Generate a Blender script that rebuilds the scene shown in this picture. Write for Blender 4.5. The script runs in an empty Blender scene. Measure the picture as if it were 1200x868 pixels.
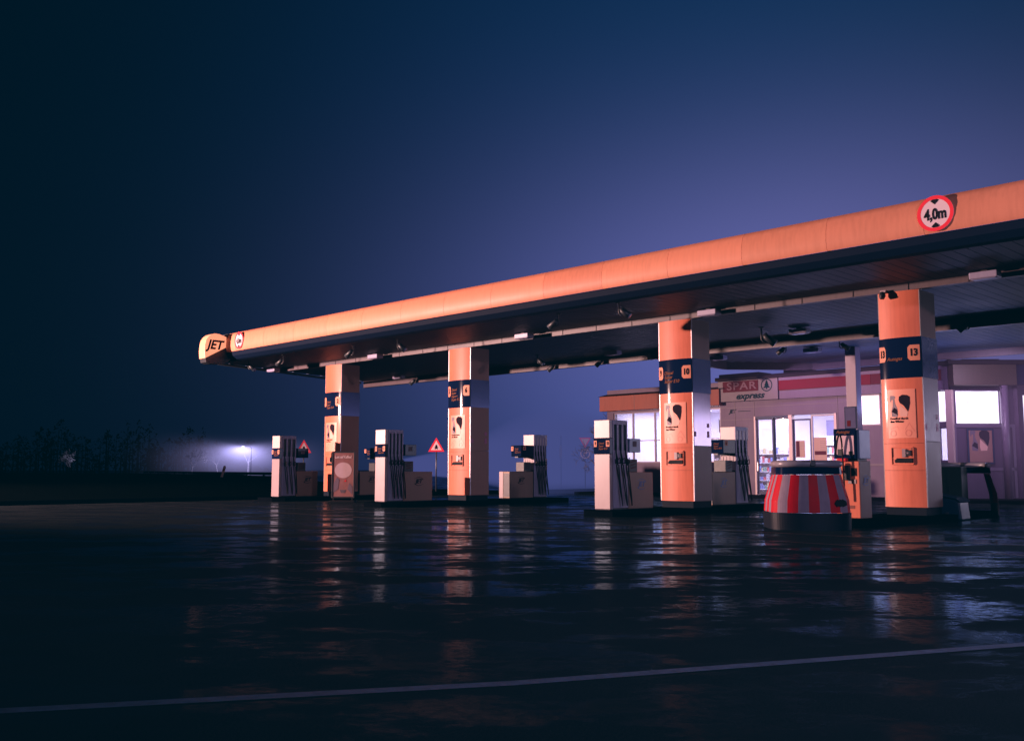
import bpy, math, random
from mathutils import Vector, Matrix
PI=math.pi; R=math.radians
sc=bpy.context.scene
COL=sc.collection
random.seed(7)

# ---------------------------------------------------------------- materials
def nt(m): m.use_nodes=True; return m.node_tree.nodes, m.node_tree.links
MATS={}
def mat(name,col,rough=.5,metal=0.,var=.12,dirt=.0,bump=0.,scale=6.,emit=None,es=0.,coat=0.,spec=.5,rvar=.08):
    if name in MATS: return MATS[name]
    m=bpy.data.materials.new(name); n,l=nt(m); b=n['Principled BSDF']
    tc=n.new('ShaderNodeTexCoord'); no=n.new('ShaderNodeTexNoise'); no.inputs['Scale'].default_value=scale; no.inputs['Detail'].default_value=6; no.inputs['Roughness'].default_value=.65
    l.new(tc.outputs['Object'],no.inputs['Vector'])
    mx=n.new('ShaderNodeMix'); mx.data_type='RGBA'
    c=Vector(col); lo=c*(1-var-dirt*.5); hi=c*(1+var*.4)
    mx.inputs['A'].default_value=(*lo,1); mx.inputs['B'].default_value=(*hi,1)
    l.new(no.outputs['Fac'],mx.inputs['Factor'])
    out=mx.outputs['Result']
    if dirt>0:                                   # grime that gathers in streaks down the surface
        mp=n.new('ShaderNodeMapping'); mp.inputs['Scale'].default_value=(9,9,.9); l.new(tc.outputs['Object'],mp.inputs['Vector'])
        n2=n.new('ShaderNodeTexNoise'); n2.inputs['Scale'].default_value=1.6; n2.inputs['Detail'].default_value=5; l.new(mp.outputs['Vector'],n2.inputs['Vector'])
        rp=n.new('ShaderNodeValToRGB'); rp.color_ramp.elements[0].position=.42; rp.color_ramp.elements[1].position=.75
        l.new(n2.outputs['Fac'],rp.inputs['Fac'])
        m2=n.new('ShaderNodeMix'); m2.data_type='RGBA'; mu=n.new('ShaderNodeMath'); mu.operation='MULTIPLY'; mu.inputs[1].default_value=dirt
        l.new(rp.outputs['Color'],mu.inputs[0]); l.new(mu.outputs[0],m2.inputs['Factor']); l.new(out,m2.inputs['A'])
        m2.inputs['B'].default_value=(*(c*.35),1); out=m2.outputs['Result']
    l.new(out,b.inputs['Base Color'])
    mr=n.new('ShaderNodeMapRange'); mr.inputs['To Min'].default_value=max(.02,rough-rvar); mr.inputs['To Max'].default_value=min(1,rough+rvar)
    l.new(no.outputs['Fac'],mr.inputs['Value']); l.new(mr.outputs['Result'],b.inputs['Roughness'])
    b.inputs['Metallic'].default_value=metal; b.inputs['Specular IOR Level'].default_value=spec
    if coat: b.inputs['Coat Weight'].default_value=coat; b.inputs['Coat Roughness'].default_value=.06
    if bump:
        bp=n.new('ShaderNodeBump'); bp.inputs['Strength'].default_value=bump; bp.inputs['Distance'].default_value=.01
        l.new(no.outputs['Fac'],bp.inputs['Height']); l.new(bp.outputs['Normal'],b.inputs['Normal'])
    if emit: b.inputs['Emission Color'].default_value=(*emit,1); b.inputs['Emission Strength'].default_value=es
    MATS[name]=m; return m

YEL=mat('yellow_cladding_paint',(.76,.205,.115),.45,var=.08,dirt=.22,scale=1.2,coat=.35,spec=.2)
YEF=mat('fascia_yellow_panel',(.82,.315,.185),.5,var=.06,dirt=.12,scale=.7,spec=.25)
YEFS=[YEF]+[mat('fascia_yellow_panel_%s'%q,(.82*k,.315*k*j,.185*k),.5,var=.09,dirt=.2,scale=.7+.3*k,spec=.25) for q,k,j in (('worn',.96,1.01),('bleached',1.02,1.02),('grimy',.93,.99))]
WHT=mat('white_pump_enamel',(.33,.25,.27),.35,var=.06,dirt=.12,scale=2.5)
LIL=mat('pale_grey_plastic',(.34,.32,.48),.4,var=.08,dirt=.15)
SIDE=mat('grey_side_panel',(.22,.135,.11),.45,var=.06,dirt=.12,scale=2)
PALE=mat('side_glow_tone',(.55,.47,.62),.16,metal=.45,var=.06,dirt=.1,scale=2)  # pale tone holds the shop light reflected in the column side
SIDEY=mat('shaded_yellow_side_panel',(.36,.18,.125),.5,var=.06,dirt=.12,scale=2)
NAVY=mat('navy_gloss_vinyl',(.004,.010,.040),.5,var=.1,coat=.3,spec=0.)
PLN=mat('dark_plinth',(.004,.008,.018),.6,var=.3,spec=.08)
NAVS=mat('navy_vinyl_lit_side',(.08,.11,.26),.2,metal=.35,var=.1,coat=.4)  # band sides: paler navy with reflected sky glow put into the colour
DARK=mat('dark_metal',(.018,.022,.03),.45,var=.2)
BLK=mat('black_rubber',(.007,.008,.011),.6,var=.2,spec=.12)
CHR=mat('brushed_metal_trim',(.34,.30,.31),.38,metal=1,var=.1)
CONC=mat('dark_wet_concrete',(.0025,.003,.005),.9,var=.4,scale=5,spec=0.,bump=.4)
SOF=mat('grey_soffit_metal',(.08,.11,.19),.55,var=.25,dirt=.25,scale=.8,spec=.12)
BEAM=mat('painted_steel_beam',(.095,.065,.08),.5,var=.15,dirt=.3,scale=1.5)
CABY=mat('beige_cabinet_paint',(.27,.175,.125),.4,var=.05,dirt=.08,scale=2,spec=.3)
RED=mat('red_paint',(.75,.02,.035),.35,var=.12,dirt=.1)
SWHT=mat('scuffed_white_paint',(.30,.235,.32),.6,spec=.2,var=.2,dirt=.25,scale=5)
PLATE=mat('orange_number_plate',(.70,.26,.15),.6,var=.04)
INK=mat('black_ink',(.008,.008,.012),.8,spec=.1)
INKO=mat('orange_lettering',(.26,.10,.05),.7,spec=.1)
INKJ=mat('dark_blue_logo_ink',(.008,.012,.03),.7,spec=.1)
POST=mat('pink_poster_paper',(.86,.33,.22),.45,var=.06,scale=8)
BOT1=mat('grey_print',(.17,.12,.17),.5,var=.3,scale=14)
BOT2=mat('dark_print',(.018,.010,.022),.8,var=.5,scale=14,spec=.1)
BOTW=mat('pale_print',(.80,.45,.36),.5,var=.1)
PINKL=mat('rose_print_line',(.72,.20,.15),.5)
SHW=mat('shop_cladding',(.078,.046,.10),.6,var=.08,dirt=.15,scale=1.4)
SHY=mat('shop_fascia_orange',(.24,.060,.035),.7,var=.1,dirt=.25,scale=1.2)
ROOF=mat('dark_roof_sheet',(.022,.017,.022),.9,var=.25,scale=2,spec=.05)
SPR=mat('sign_dull_red',(.07,.003,.011),.7,var=.1,spec=.15)
SPRB=mat('sign_bright_red',(.11,.001,.010),.7,var=.1,spec=.15)
GRN=mat('sign_dark_green',(.002,.022,.025),.9,spec=0.)
SIGW=mat('sign_white',(.10,.075,.10),.6,var=.08)
FRM=mat('blue_grey_window_frame',(.02,.035,.085),.5,var=.15,spec=.2)
FRML=mat('pale_window_frame',(.15,.11,.18),.4,var=.1)
CREAM=mat('cream_pillar',(.50,.36,.34),.45,var=.08)
INW=mat('shop_interior_wall',(.72,.70,.80),.6,var=.05)
INF=mat('shop_interior_floor',(.4,.38,.45),.25,var=.1)
INS=mat('shop_shelf_white',(.75,.74,.82),.5,var=.05)
SCR=mat('dull_screen',(.10,.10,.20),.25,var=.1)
SIGNR=mat('glowing_sign_red',(.85,.03,.05),.35,var=.05,emit=(1,.03,.07),es=.10)  # faint emission added to brighten sign red, which is no lamp
SIGNW=mat('glowing_sign_white',(.80,.62,.66),.35,var=.05,emit=(1,.7,.75),es=.03)  # slight emission added here too, so pale sign faces read brighter
PINK=mat('dusty_sign_white',(.42,.34,.40),.5,var=.1)
GASB=mat('pale_blue_metal',(.22,.30,.46),.3,var=.12,dirt=.15)
WOOD=mat('brown_board',(.14,.09,.08),.55,var=.2,dirt=.2)
TREE=mat('bare_bark',(.10,.09,.11),.8,var=.3)
STEELG=mat('galvanised_steel',(.10,.105,.13),.4,metal=.6,var=.2)
BLUEP=mat('blue_plastic',(.006,.03,.07),.45,var=.25,dirt=.2)

def emis(name,col,s,var=.0,scale=2.):
    m=bpy.data.materials.new(name); n,l=nt(m); b=n['Principled BSDF']; b.inputs['Base Color'].default_value=(.6,.6,.65,1); b.inputs['Roughness'].default_value=.3
    b.inputs['Emission Color'].default_value=(*col,1)
    if var:
        tc=n.new('ShaderNodeTexCoord'); no=n.new('ShaderNodeTexNoise'); no.inputs['Scale'].default_value=scale; no.inputs['Detail'].default_value=3
        l.new(tc.outputs['Object'],no.inputs['Vector']); mr=n.new('ShaderNodeMapRange'); mr.inputs['From Min'].default_value=.3; mr.inputs['From Max'].default_value=.7
        mr.inputs['To Min'].default_value=s*(1-var); mr.inputs['To Max'].default_value=s*(1+var); l.new(no.outputs['Fac'],mr.inputs['Value']); l.new(mr.outputs['Result'],b.inputs['Emission Strength'])
    else: b.inputs['Emission Strength'].default_value=s
    return m
E_WIN=emis('lit_frosted_glass',(.88,.76,1.0),1.35,.42,2.6)
E_PAN=emis('ceiling_light_panel',(.85,.82,1.0),3.2)
E_LAMP=emis('street_lamp_glow',(.75,.72,1.0),9)

def glass():
    m=bpy.data.materials.new('window_glass'); n,l=nt(m); n.remove(n['Principled BSDF']); o=n['Material Output']
    t=n.new('ShaderNodeBsdfTransparent'); t.inputs['Color'].default_value=(.93,.93,1,1); g=n.new('ShaderNodeBsdfGlossy'); g.inputs['Roughness'].default_value=.02
    g.inputs['Color'].default_value=(.9,.9,1,1)
    tc=n.new('ShaderNodeTexCoord'); no=n.new('ShaderNodeTexNoise'); no.inputs['Scale'].default_value=3; l.new(tc.outputs['Object'],no.inputs['Vector'])
    d=n.new('ShaderNodeBsdfDiffuse'); d.inputs['Color'].default_value=(.7,.7,.8,1)      # film of grime and condensation
    lw=n.new('ShaderNodeLayerWeight'); lw.inputs['Blend'].default_value=.25
    mx=n.new('ShaderNodeMixShader'); l.new(lw.outputs['Fresnel'],mx.inputs[0]); l.new(t.outputs[0],mx.inputs[1]); l.new(g.outputs[0],mx.inputs[2])
    m2=n.new('ShaderNodeMixShader'); mr=n.new('ShaderNodeMapRange'); mr.inputs['To Min'].default_value=.0; mr.inputs['To Max'].default_value=.16; l.new(no.outputs['Fac'],mr.inputs['Value'])
    l.new(mr.outputs['Result'],m2.inputs[0]); l.new(mx.outputs[0],m2.inputs[1]); l.new(d.outputs[0],m2.inputs[2]); l.new(m2.outputs[0],o.inputs['Surface'])
    return m
GLASS=glass()

# ---------------------------------------------------------------- mesh builder
class MB:
    def __init__(s): s.v=[]; s.f=[]; s.m=[]; s.sm=[]; s.mats=[]
    def mi(s,m):
        if m not in s.mats: s.mats.append(m)
        return s.mats.index(m)
    def add(s,vs,fs,m=None,smooth=False):
        o=len(s.v); s.v+= [tuple(v) for v in vs]; k=s.mi(m)
        for f in fs: s.f.append(tuple(i+o for i in f)); s.m.append(k); s.sm.append(smooth)
        return s
    def box(s,x0,x1,y0,y1,z0,z1,m=None):
        return s.add([(x0,y0,z0),(x1,y0,z0),(x1,y1,z0),(x0,y1,z0),(x0,y0,z1),(x1,y0,z1),(x1,y1,z1),(x0,y1,z1)],
          [(0,3,2,1),(4,5,6,7),(0,1,5,4),(1,2,6,5),(2,3,7,6),(3,0,4,7)],m)
    def prism(s,poly,axis,a,b,m=None,smooth=False):   # poly: 2D points; axis 'x','y','z'; extruded a..b
        def P(p,t): return {'x':(t,p[0],p[1]),'y':(p[0],t,p[1]),'z':(p[0],p[1],t)}[axis]
        n=len(poly); vs=[P(p,a) for p in poly]+[P(p,b) for p in poly]
        s.add(vs,[tuple(range(n-1,-1,-1)),tuple(range(n,2*n))],m)
        k=len(s.v)-2*n; km=s.mi(m)
        for i in range(n):
            j=(i+1)%n; s.f.append((k+i,k+j,k+n+j,k+n+i)); s.m.append(km); s.sm.append(smooth)
        return s
    def tube(s,pts,r,m=None,n=8,caps=True):
        pts=[Vector(p) for p in pts]; rs=r if isinstance(r,(list,tuple)) else [r]*len(pts); vs=[]
        prev=None
        for i,p in enumerate(pts):
            d=(pts[min(i+1,len(pts)-1)]-pts[max(i-1,0)]).normalized()
            if prev is None: a=d.orthogonal().normalized()
            else: a=(prev-d*prev.dot(d)); a=a.normalized() if a.length>1e-6 else d.orthogonal().normalized()
            prev=a; b=d.cross(a)
            for k in range(n):
                t=2*PI*k/n; vs.append(p+(a*math.cos(t)+b*math.sin(t))*rs[i])
        fs=[]
        for i in range(len(pts)-1):
            for k in range(n):
                k2=(k+1)%n; fs.append((i*n+k,i*n+k2,(i+1)*n+k2,(i+1)*n+k))
        if caps: fs+= [tuple(range(n-1,-1,-1)),tuple((len(pts)-1)*n+k for k in range(n))]
        return s.add(vs,fs,m,True)
    def quad(s,a,b,c,d,m=None): return s.add([a,b,c,d],[(0,1,2,3)],m)
    def poly(s,pts,m=None): return s.add(pts,[tuple(range(len(pts)))],m)
    def build(s,name,m=None,parent=None,bevel=0,bend=None):
        me=bpy.data.meshes.new(name); me.from_pydata(s.v,[],s.f)
        for k in s.mats: me.materials.append(k if k else m)
        for p,k,q in zip(me.polygons,s.m,s.sm): p.material_index=k; p.use_smooth=q
        if bend:
            for v in me.vertices: v.co.y+=bend(v.co.x)
        me.update()
        o=bpy.data.objects.new(name,me); COL.objects.link(o)
        if parent: o.parent=parent
        if bevel:
            b=o.modifiers.new('bevel','BEVEL'); b.width=bevel; b.segments=2; b.limit_method='ANGLE'; b.angle_limit=R(40)
            for p in me.polygons: p.use_smooth=p.use_smooth
        return o
def text(name,body,size,m,parent,loc,rot=(PI/2,0,0),shear=0,bold=.012,ext=.003,align='CENTER',bend=None,sx=1.,space=1.,line=1.):
    c=bpy.data.curves.new(name,'FONT'); c.body=body; c.size=size; c.shear=shear; c.offset=bold*size; c.extrude=ext; c.align_x=align; c.align_y='CENTER'
    c.space_character=space; c.space_line=line; c.resolution_u=3
    t=bpy.data.objects.new(name,c); COL.objects.link(t); bpy.context.view_layer.update()
    me=bpy.data.meshes.new_from_object(t.evaluated_get(bpy.context.evaluated_depsgraph_get())); bpy.data.objects.remove(t); bpy.data.curves.remove(c)
    M=Matrix.Translation(loc)@Matrix.Rotation(rot[2],4,'Z')@Matrix.Rotation(rot[0],4,'X')@Matrix.Diagonal((sx,1,1,1))
    me.transform(M)
    if bend:
        for v in me.vertices: v.co.y+=bend(v.co.x)
    me.materials.clear(); me.materials.append(m); me.name=name
    o=bpy.data.objects.new(name,me); COL.objects.link(o)
    if parent: o.parent=parent
    return o
def tag(o,label=None,cat=None,group=None,kind=None):
    for k,v in (('label',label),('category',cat),('group',group),('kind',kind)):
        if v: o[k]=v
    return o
def thing(name,loc,label,cat,group=None,rz=0):
    o=bpy.data.objects.new(name,None); COL.objects.link(o); o.location=loc; o.rotation_euler=(0,0,rz); o.empty_display_size=.2
    return tag(o,label,cat,group)
def copy_tree(o,parent=None):
    c=o.copy(); COL.objects.link(c)
    if parent: c.parent=parent
    for ch in list(o.children): copy_tree(ch,c)
    return c
def disc(mb,cx,cz,rx,rz,y,m,n=40,r0=0):
    if r0==0: mb.poly([(cx+rx*math.cos(2*PI*k/n),y,cz+rz*math.sin(2*PI*k/n)) for k in range(n)],m)
    else:
        vs=[];fs=[]
        for k in range(n):
            a=2*PI*k/n; vs+= [(cx+rx*math.cos(a),y,cz+rz*math.sin(a)),(cx+rx*r0*math.cos(a),y,cz+rz*r0*math.sin(a))]
        for k in range(n): j=(k+1)%n; fs.append((2*k,2*j,2*j+1,2*k+1))
        mb.add(vs,fs,m)

# ---------------------------------------------------------------- camera
F_PX=1150.; HOR=550-434; p=math.atan(HOR/F_PX); a=math.atan(1150/(F_PX/math.cos(p))); HC=1.04
Fh=Vector((-math.cos(a),math.sin(a),0)); Rt=Vector((math.sin(a),math.cos(a),0)); Up=Vector((0,0,1))
Fw=Fh*math.cos(p)+Up*math.sin(p); U=-Fh*math.sin(p)+Up*math.cos(p)
cd=bpy.data.cameras.new('camera'); cam=bpy.data.objects.new('camera',cd); COL.objects.link(cam); sc.camera=cam
cd.lens=34.5; cd.sensor_width=36; cd.clip_start=.05; cd.clip_end=3000
cam.matrix_world=Matrix.Translation((0,0,HC))@Matrix((Rt,U,-Fw)).transposed().to_4x4()

# ---------------------------------------------------------------- world: night sky, mist lit from the station's side
w=bpy.data.worlds.new('World'); sc.world=w; w.use_nodes=True; n=w.node_tree.nodes; l=w.node_tree.links; bg=n['Background']
def dirpx(x,y): return (Fw+Rt*((x-600)/F_PX)-U*((y-434)/F_PX)).normalized()
def glow(cpx,sh,sv,col,gain):
    c=dirpx(*cpx); rr=c.cross(Up).normalized(); uu=rr.cross(c)
    tc=n.new('ShaderNodeTexCoord')
    def dot(v,k):
        d=n.new('ShaderNodeVectorMath'); d.operation='DOT_PRODUCT'; l.new(tc.outputs['Generated'],d.inputs[0]); d.inputs[1].default_value=tuple(v)
        return d.outputs['Value']
    def mth(op,a_,b_=None):
        q=n.new('ShaderNodeMath'); q.operation=op
        for i,x in enumerate((a_,b_)):
            if x is None: continue
            if isinstance(x,(int,float)): q.inputs[i].default_value=x
            else: l.new(x,q.inputs[i])
        return q.outputs[0]
    f=dot(c,1); A=mth('MULTIPLY',dot(rr,1),1/sh); B=mth('MULTIPLY',dot(uu,1),1/sv)
    e=mth('ADD',mth('MULTIPLY',A,A),mth('MULTIPLY',B,B)); g=mth('EXPONENT',mth('MULTIPLY',e,-.5)); g=mth('MULTIPLY',g,mth('GREATER_THAN',f,0.)); g=mth('MULTIPLY',g,gain)
    s=n.new('ShaderNodeVectorMath'); s.operation='SCALE'; s.inputs[0].default_value=col; l.new(g,s.inputs['Scale']); return s.outputs[0]
def vadd(x,y):
    s=n.new('ShaderNodeVectorMath'); s.operation='ADD'; l.new(x,s.inputs[0]); l.new(y,s.inputs[1]); return s.outputs[0]
base=n.new('ShaderNodeCombineXYZ'); base.inputs[0].default_value=.0001; base.inputs[1].default_value=.0026; base.inputs[2].default_value=.0062
acc=base.outputs[0]
for args in [((985,350),.22,.11,(.104,.080,.21),1.),
             ((930,210),.27,.27,(.0045,.026,.088),1.),
             ((600,330),.17,.23,(.0015,.003,.018),1.),
             ((790,500),.17,.12,(.026,.036,.14),1.)]:
    acc=vadd(acc,glow(*args))
l.new(acc,bg.inputs['Color']); bg.inputs['Strength'].default_value=1.

# ---------------------------------------------------------------- lights
def lamp(name,kind,loc,power,col,aim=None,**k):
    d=bpy.data.lights.new(name,kind); d.energy=power; d.color=col
    for q,v in k.items(): setattr(d,q,v)
    o=bpy.data.objects.new(name,d); COL.objects.link(o); o.location=loc
    if aim: o.rotation_euler=(Vector(aim)-Vector(loc)).to_track_quat('-Z','Y').to_euler()
    return o
lamp('sodium_street_light','SPOT',(-40,-4,4.855),92000,(1,.57,.51),aim=(-23,21,4.6),spot_size=R(72),spot_blend=.5,shadow_soft_size=.3)

lamp('violet_street_light','SPOT',(9,5,7.),4200,(.78,.62,1.),aim=(-14,20,1.5),spot_size=R(110),spot_blend=.6,shadow_soft_size=.25)
# ---------------------------------------------------------------- ground
def ground_mat():
    m=bpy.data.materials.new('wet_asphalt'); n,l=nt(m); b=n['Principled BSDF']; tc=n.new('ShaderNodeTexCoord')
    def noise(sc_,det=5,rough=.6,mp=None,rot=0):
        q=n.new('ShaderNodeTexNoise'); q.inputs['Scale'].default_value=sc_; q.inputs['Detail'].default_value=det; q.inputs['Roughness'].default_value=rough
        if mp:
            k0=n.new('ShaderNodeMapping'); k0.inputs['Rotation'].default_value=(0,0,R(-rot)); l.new(tc.outputs['Object'],k0.inputs['Vector']); k=n.new('ShaderNodeMapping'); k.inputs['Scale'].default_value=mp; l.new(k0.outputs[0],k.inputs['Vector']); l.new(k.outputs[0],q.inputs['Vector'])
        else: l.new(tc.outputs['Object'],q.inputs['Vector'])
        return q.outputs['Fac']
    def ramp(f,p0,p1,v0,v1):
        q=n.new('ShaderNodeMapRange'); q.interpolation_type='SMOOTHSTEP'; q.inputs['From Min'].default_value=p0; q.inputs['From Max'].default_value=p1; q.inputs['To Min'].default_value=v0; q.inputs['To Max'].default_value=v1; l.new(f,q.inputs['Value']); return q.outputs['Result']
    big=noise(.32,4,.55,(.6,1.2,1)); mid=noise(1.3,5,.6); fine=noise(45,4,.7)
    wet0=ramp(noise(.75,8,.74,(.7,1.3,1),45),.43,.53,0,1)
    geo=n.new('ShaderNodeVectorMath'); geo.operation='DOT_PRODUCT'; l.new(tc.outputs['Object'],geo.inputs[0]); geo.inputs[1].default_value=(-.707,.707,0)
    near=ramp(geo.outputs['Value'],5,16,.17,1.)
    wet=wet0
    mc=n.new('ShaderNodeMix'); mc.data_type='RGBA'; mc.inputs['A'].default_value=(.010,.013,.016,1); mc.inputs['B'].default_value=(.020,.024,.028,1); l.new(mid,mc.inputs['Factor']); l.new(mc.outputs['Result'],b.inputs['Base Color'])
    n.remove(b)
    df=n.new('ShaderNodeBsdfDiffuse'); l.new(mc.outputs['Result'],df.inputs['Color'])
    gl=n.new('ShaderNodeBsdfGlossy'); gl.distribution='GGX'; gl.inputs['Color'].default_value=(.50,.76,1,1)
    r1=ramp(mid,.3,.7,.06,.13)
    r2=n.new('ShaderNodeMix'); r2.data_type='FLOAT'; l.new(wet,r2.inputs['Factor']); r2.inputs['A'].default_value=.055; l.new(r1,r2.inputs['B']); l.new(r2.outputs['Result'],gl.inputs['Roughness'])
    fr=n.new('ShaderNodeFresnel'); fr.inputs['IOR'].default_value=1.33
    k1=n.new('ShaderNodeMath'); k1.operation='MULTIPLY'; l.new(fr.outputs[0],k1.inputs[0]); l.new(ramp(wet,0,1,.72,.085),k1.inputs[1]); k2=n.new('ShaderNodeMath'); k2.operation='MULTIPLY'; l.new(k1.outputs[0],k2.inputs[0]); l.new(near,k2.inputs[1]); k3=n.new('ShaderNodeMath'); k3.operation='MULTIPLY'; l.new(k2.outputs[0],k3.inputs[0]); l.new(ramp(noise(14,6,.75),.35,.62,.35,1.25),k3.inputs[1]); k1=k3
    ms=n.new('ShaderNodeMixShader'); l.new(k1.outputs[0],ms.inputs[0]); l.new(df.outputs[0],ms.inputs[1]); l.new(gl.outputs[0],ms.inputs[2]); l.new(ms.outputs[0],n['Material Output'].inputs['Surface'])
    bp=n.new('ShaderNodeBump'); bp.inputs['Distance'].default_value=.006; bs=ramp(wet,0,1,.08,.9); l.new(bs,bp.inputs['Strength']); l.new(fine,bp.inputs['Height'])
    b2=n.new('ShaderNodeBump'); b2.inputs['Distance'].default_value=.05; b2.inputs['Strength'].default_value=.08; l.new(noise(1.1,3,.5,(1,1,1)),b2.inputs['Height']); l.new(bp.outputs[0],b2.inputs['Normal'])
    l.new(b2.outputs[0],gl.inputs['Normal']); l.new(b2.outputs[0],df.inputs['Normal'])
    return m
ASPH=ground_mat()
g=MB(); g.quad((-1500,-300,0),(300,-300,0),(300,1500,0),(-1500,1500,0)); tag(g.build('ground',ASPH),kind='structure')
# painted line across the foreground
LINE=mat('worn_line_paint',(.10,.16,.25),.6,var=1.15,scale=16,spec=.3)
g=MB(); pts=[(-6.1,-1.2),(-4.66,1.51),(-3.49,3.47),(-2.09,6.4),(-.4,10.2)]; L=[];Q=[]
for i,q in enumerate(pts):
    a_=Vector(pts[max(i-1,0)]); b_=Vector(pts[min(i+1,4)]); d=(b_-a_).normalized(); nn=Vector((-d.y,d.x))*.05; L.append(Vector(q)+nn); Q.append(Vector(q)-nn)
for i in range(4): g.quad((*L[i],.004),(*Q[i],.004),(*Q[i+1],.004),(*L[i+1],.004))
tag(g.build('painted_line',LINE),kind='structure')
# narrow drain joints crossing the forecourt
g=MB()
for y in (12.9,14.6): g.quad((-60,y,.004),(20,y,.004),(20,y+.07,.004),(-60,y+.07,.004))
tag(g.build('drain_channel',DARK),kind='structure')
# grass verge left of the forecourt
g=MB(); nx,ny=46,60; vs=[];fs=[]
for j in range(ny+1):
    for i in range(nx+1):
        x=-31.0-(i/nx)**1.6*80; y=-14+j/ny*45
        t=min(1,(-31.0-x)/14); e=min(1,(31-y)/6)
        z=.11+ (t*t*(3-2*t)*.70+random.uniform(-.03,.03)*(1 if i>0 else 0))*max(0,e)
        vs.append((x,y,z))
for j in range(ny):
    for i in range(nx): k=j*(nx+1)+i; fs.append((k+1,k,k+nx+1,k+nx+2))
g.add(vs,fs,None,True); VERGE=mat('dark_grass_verge',(.0015,.002,.002),1.,var=.5,scale=3,bump=.6,spec=0.); tag(g.build('verge',VERGE),kind='structure')
g=MB()
for j in range(30): g.box(-31.0,-30.84,-14+j*2-.0,-14+j*2+1.985,0,.13)
tag(g.build('kerb',CONC),kind='structure')
for nm,(x0,x1,y0,y1) in {'A':(-29.75,-28.25,17.3,23.6),'B':(-23.0,-21.6,16.7,24.4),'C':(-15.0,-13.6,16.95,23.7),'D':(-9.3,-8.0,16.9,23.5)}.items():
    g=MB(); g.prism([(x0,y0+.3),(x0+.3,y0),(x1-.3,y0),(x1,y0+.3),(x1,y1-.3),(x1-.3,y1),(x0+.3,y1),(x0,y1-.3)],'z',0,.12)
    tag(g.build('kerb',CONC),kind='structure')
# plinth in front of the shop
g=MB(); g.box(-28,-2,31.6,46,0,.1); tag(g.build('pavement',CONC),kind='structure')

# ---------------------------------------------------------------- canopy
can=thing('station_canopy',(-20,17,0),'long flat forecourt canopy with glowing orange front fascia and dark ribbed underside','canopy')
can.location=(0,0,0)
XR=4.0
seams=[-31.3,-30.65]+[-30.65+1.83*k for k in range(1,20)]; seams=[x for x in seams if x<XR]+[XR]
prof=[(17.20,5.80),(17.12,5.79),(17.04,5.68),(16.99,5.50),(16.98,5.33),(17.0,5.18),(17.03,5.13)]
for a0,a1 in zip(seams[:-1],seams[1:]):
    g=MB(); vs=[];fs=[]; x0,x1=a0+.003,a1-.003
    for (y,z) in prof: vs+=[(x0,y,z),(x1,y,z)]
    for k in range(len(prof)-1): fs.append((2*k,2*k+2,2*k+3,2*k+1))
    g.add(vs,fs,None,True)
    for x in (x0,x1): g.poly([(x,y,z) for y,z in prof]+[(x,17.20,5.13)])
    g.build('fascia_panel',random.choice(YEFS),can)
g=MB(); g.prism([(17.04,5.128),(17.02,5.10),(17.06,4.98),(17.18,4.87),(17.30,4.84),(17.34,4.9),(17.34,5.128)],'x',-32.3,XR,None); g.build('lower_fascia_strip',mat('deep_navy_paint',(.003,.008,.026),.6,spec=.06),can)
g=MB(); g.box(-32.3,-31.31,17.06,17.3,5.131,5.78); g.build('end_fascia',DARK,can)
# soffit: ribbed planks
g=MB(); 
x=-34.8
def yfront(x): return 17.30 if x>-32.4 else 17.3+(-32.4-x)*3.3
while x<XR:
    x1=min(x+.235,XR); y0=yfront(x)
    yb=25.55
    g.box(x,x1,y0,yb,4.86,4.90)
    g.box(x1,x1+.015,y0,yb,4.872,4.895)
    x+=.25
g.build('soffit',SOF,can)
g=MB(); x=-19.2
while x<XR:
    x1=min(x+.235,XR); yb=30.2+(x+19.2)*1.35 if x<-17.4 else 32.75
    g.box(x,x1,25.75,min(yb,32.75),4.86,4.90); g.box(x1,x1+.015,25.75,min(yb,32.75),4.872,4.895); x+=.25
g.build('rear_soffit',SOF,can)
g=MB(); g.prism([(-32.3,17.2),(XR,17.2),(XR,33),(-17.4,33),(-19.5,30.4),(-19.3,25.7),(-35.0,25.7)],'z',4.93,5.12); g.build('roof_deck',DARK,can)
g=MB(); g.box(-32.7,XR,19.86,20.02,4.72,4.858)
for k in range(30): g.box(-32.4+k*1.2,-32.38+k*1.2,19.845,19.86,4.725,4.85)
g.build('front_beam',BEAM,can)
g=MB(); g.box(-34.9,XR,25.56,25.73,4.60,5.1); g.build('rear_beam',BEAM,can)
g=MB(); pl=[(-19.3,25.74),(-19.55,30.4),(-17.45,32.78),(XR,32.78)]
for (p0,p1) in zip(pl[:-1],pl[1:]):
    q0,q1=Vector(p0),Vector(p1); d=(q1-q0).normalized(); nn=Vector((-d.y,d.x))*.12; g.prism([q0,q1,q1+nn,q0+nn],'z',4.64,5.14)
g.build('rear_fascia',mat('rear_fascia_metal',(.12,.10,.12),.5,var=.2,dirt=.2),can)
g=MB(); g.tube([(-34.9,25.4,4.8),(-32.4,17.3,4.83)],.05,None,6); g.build('edge_trim',DARK,can)
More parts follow.
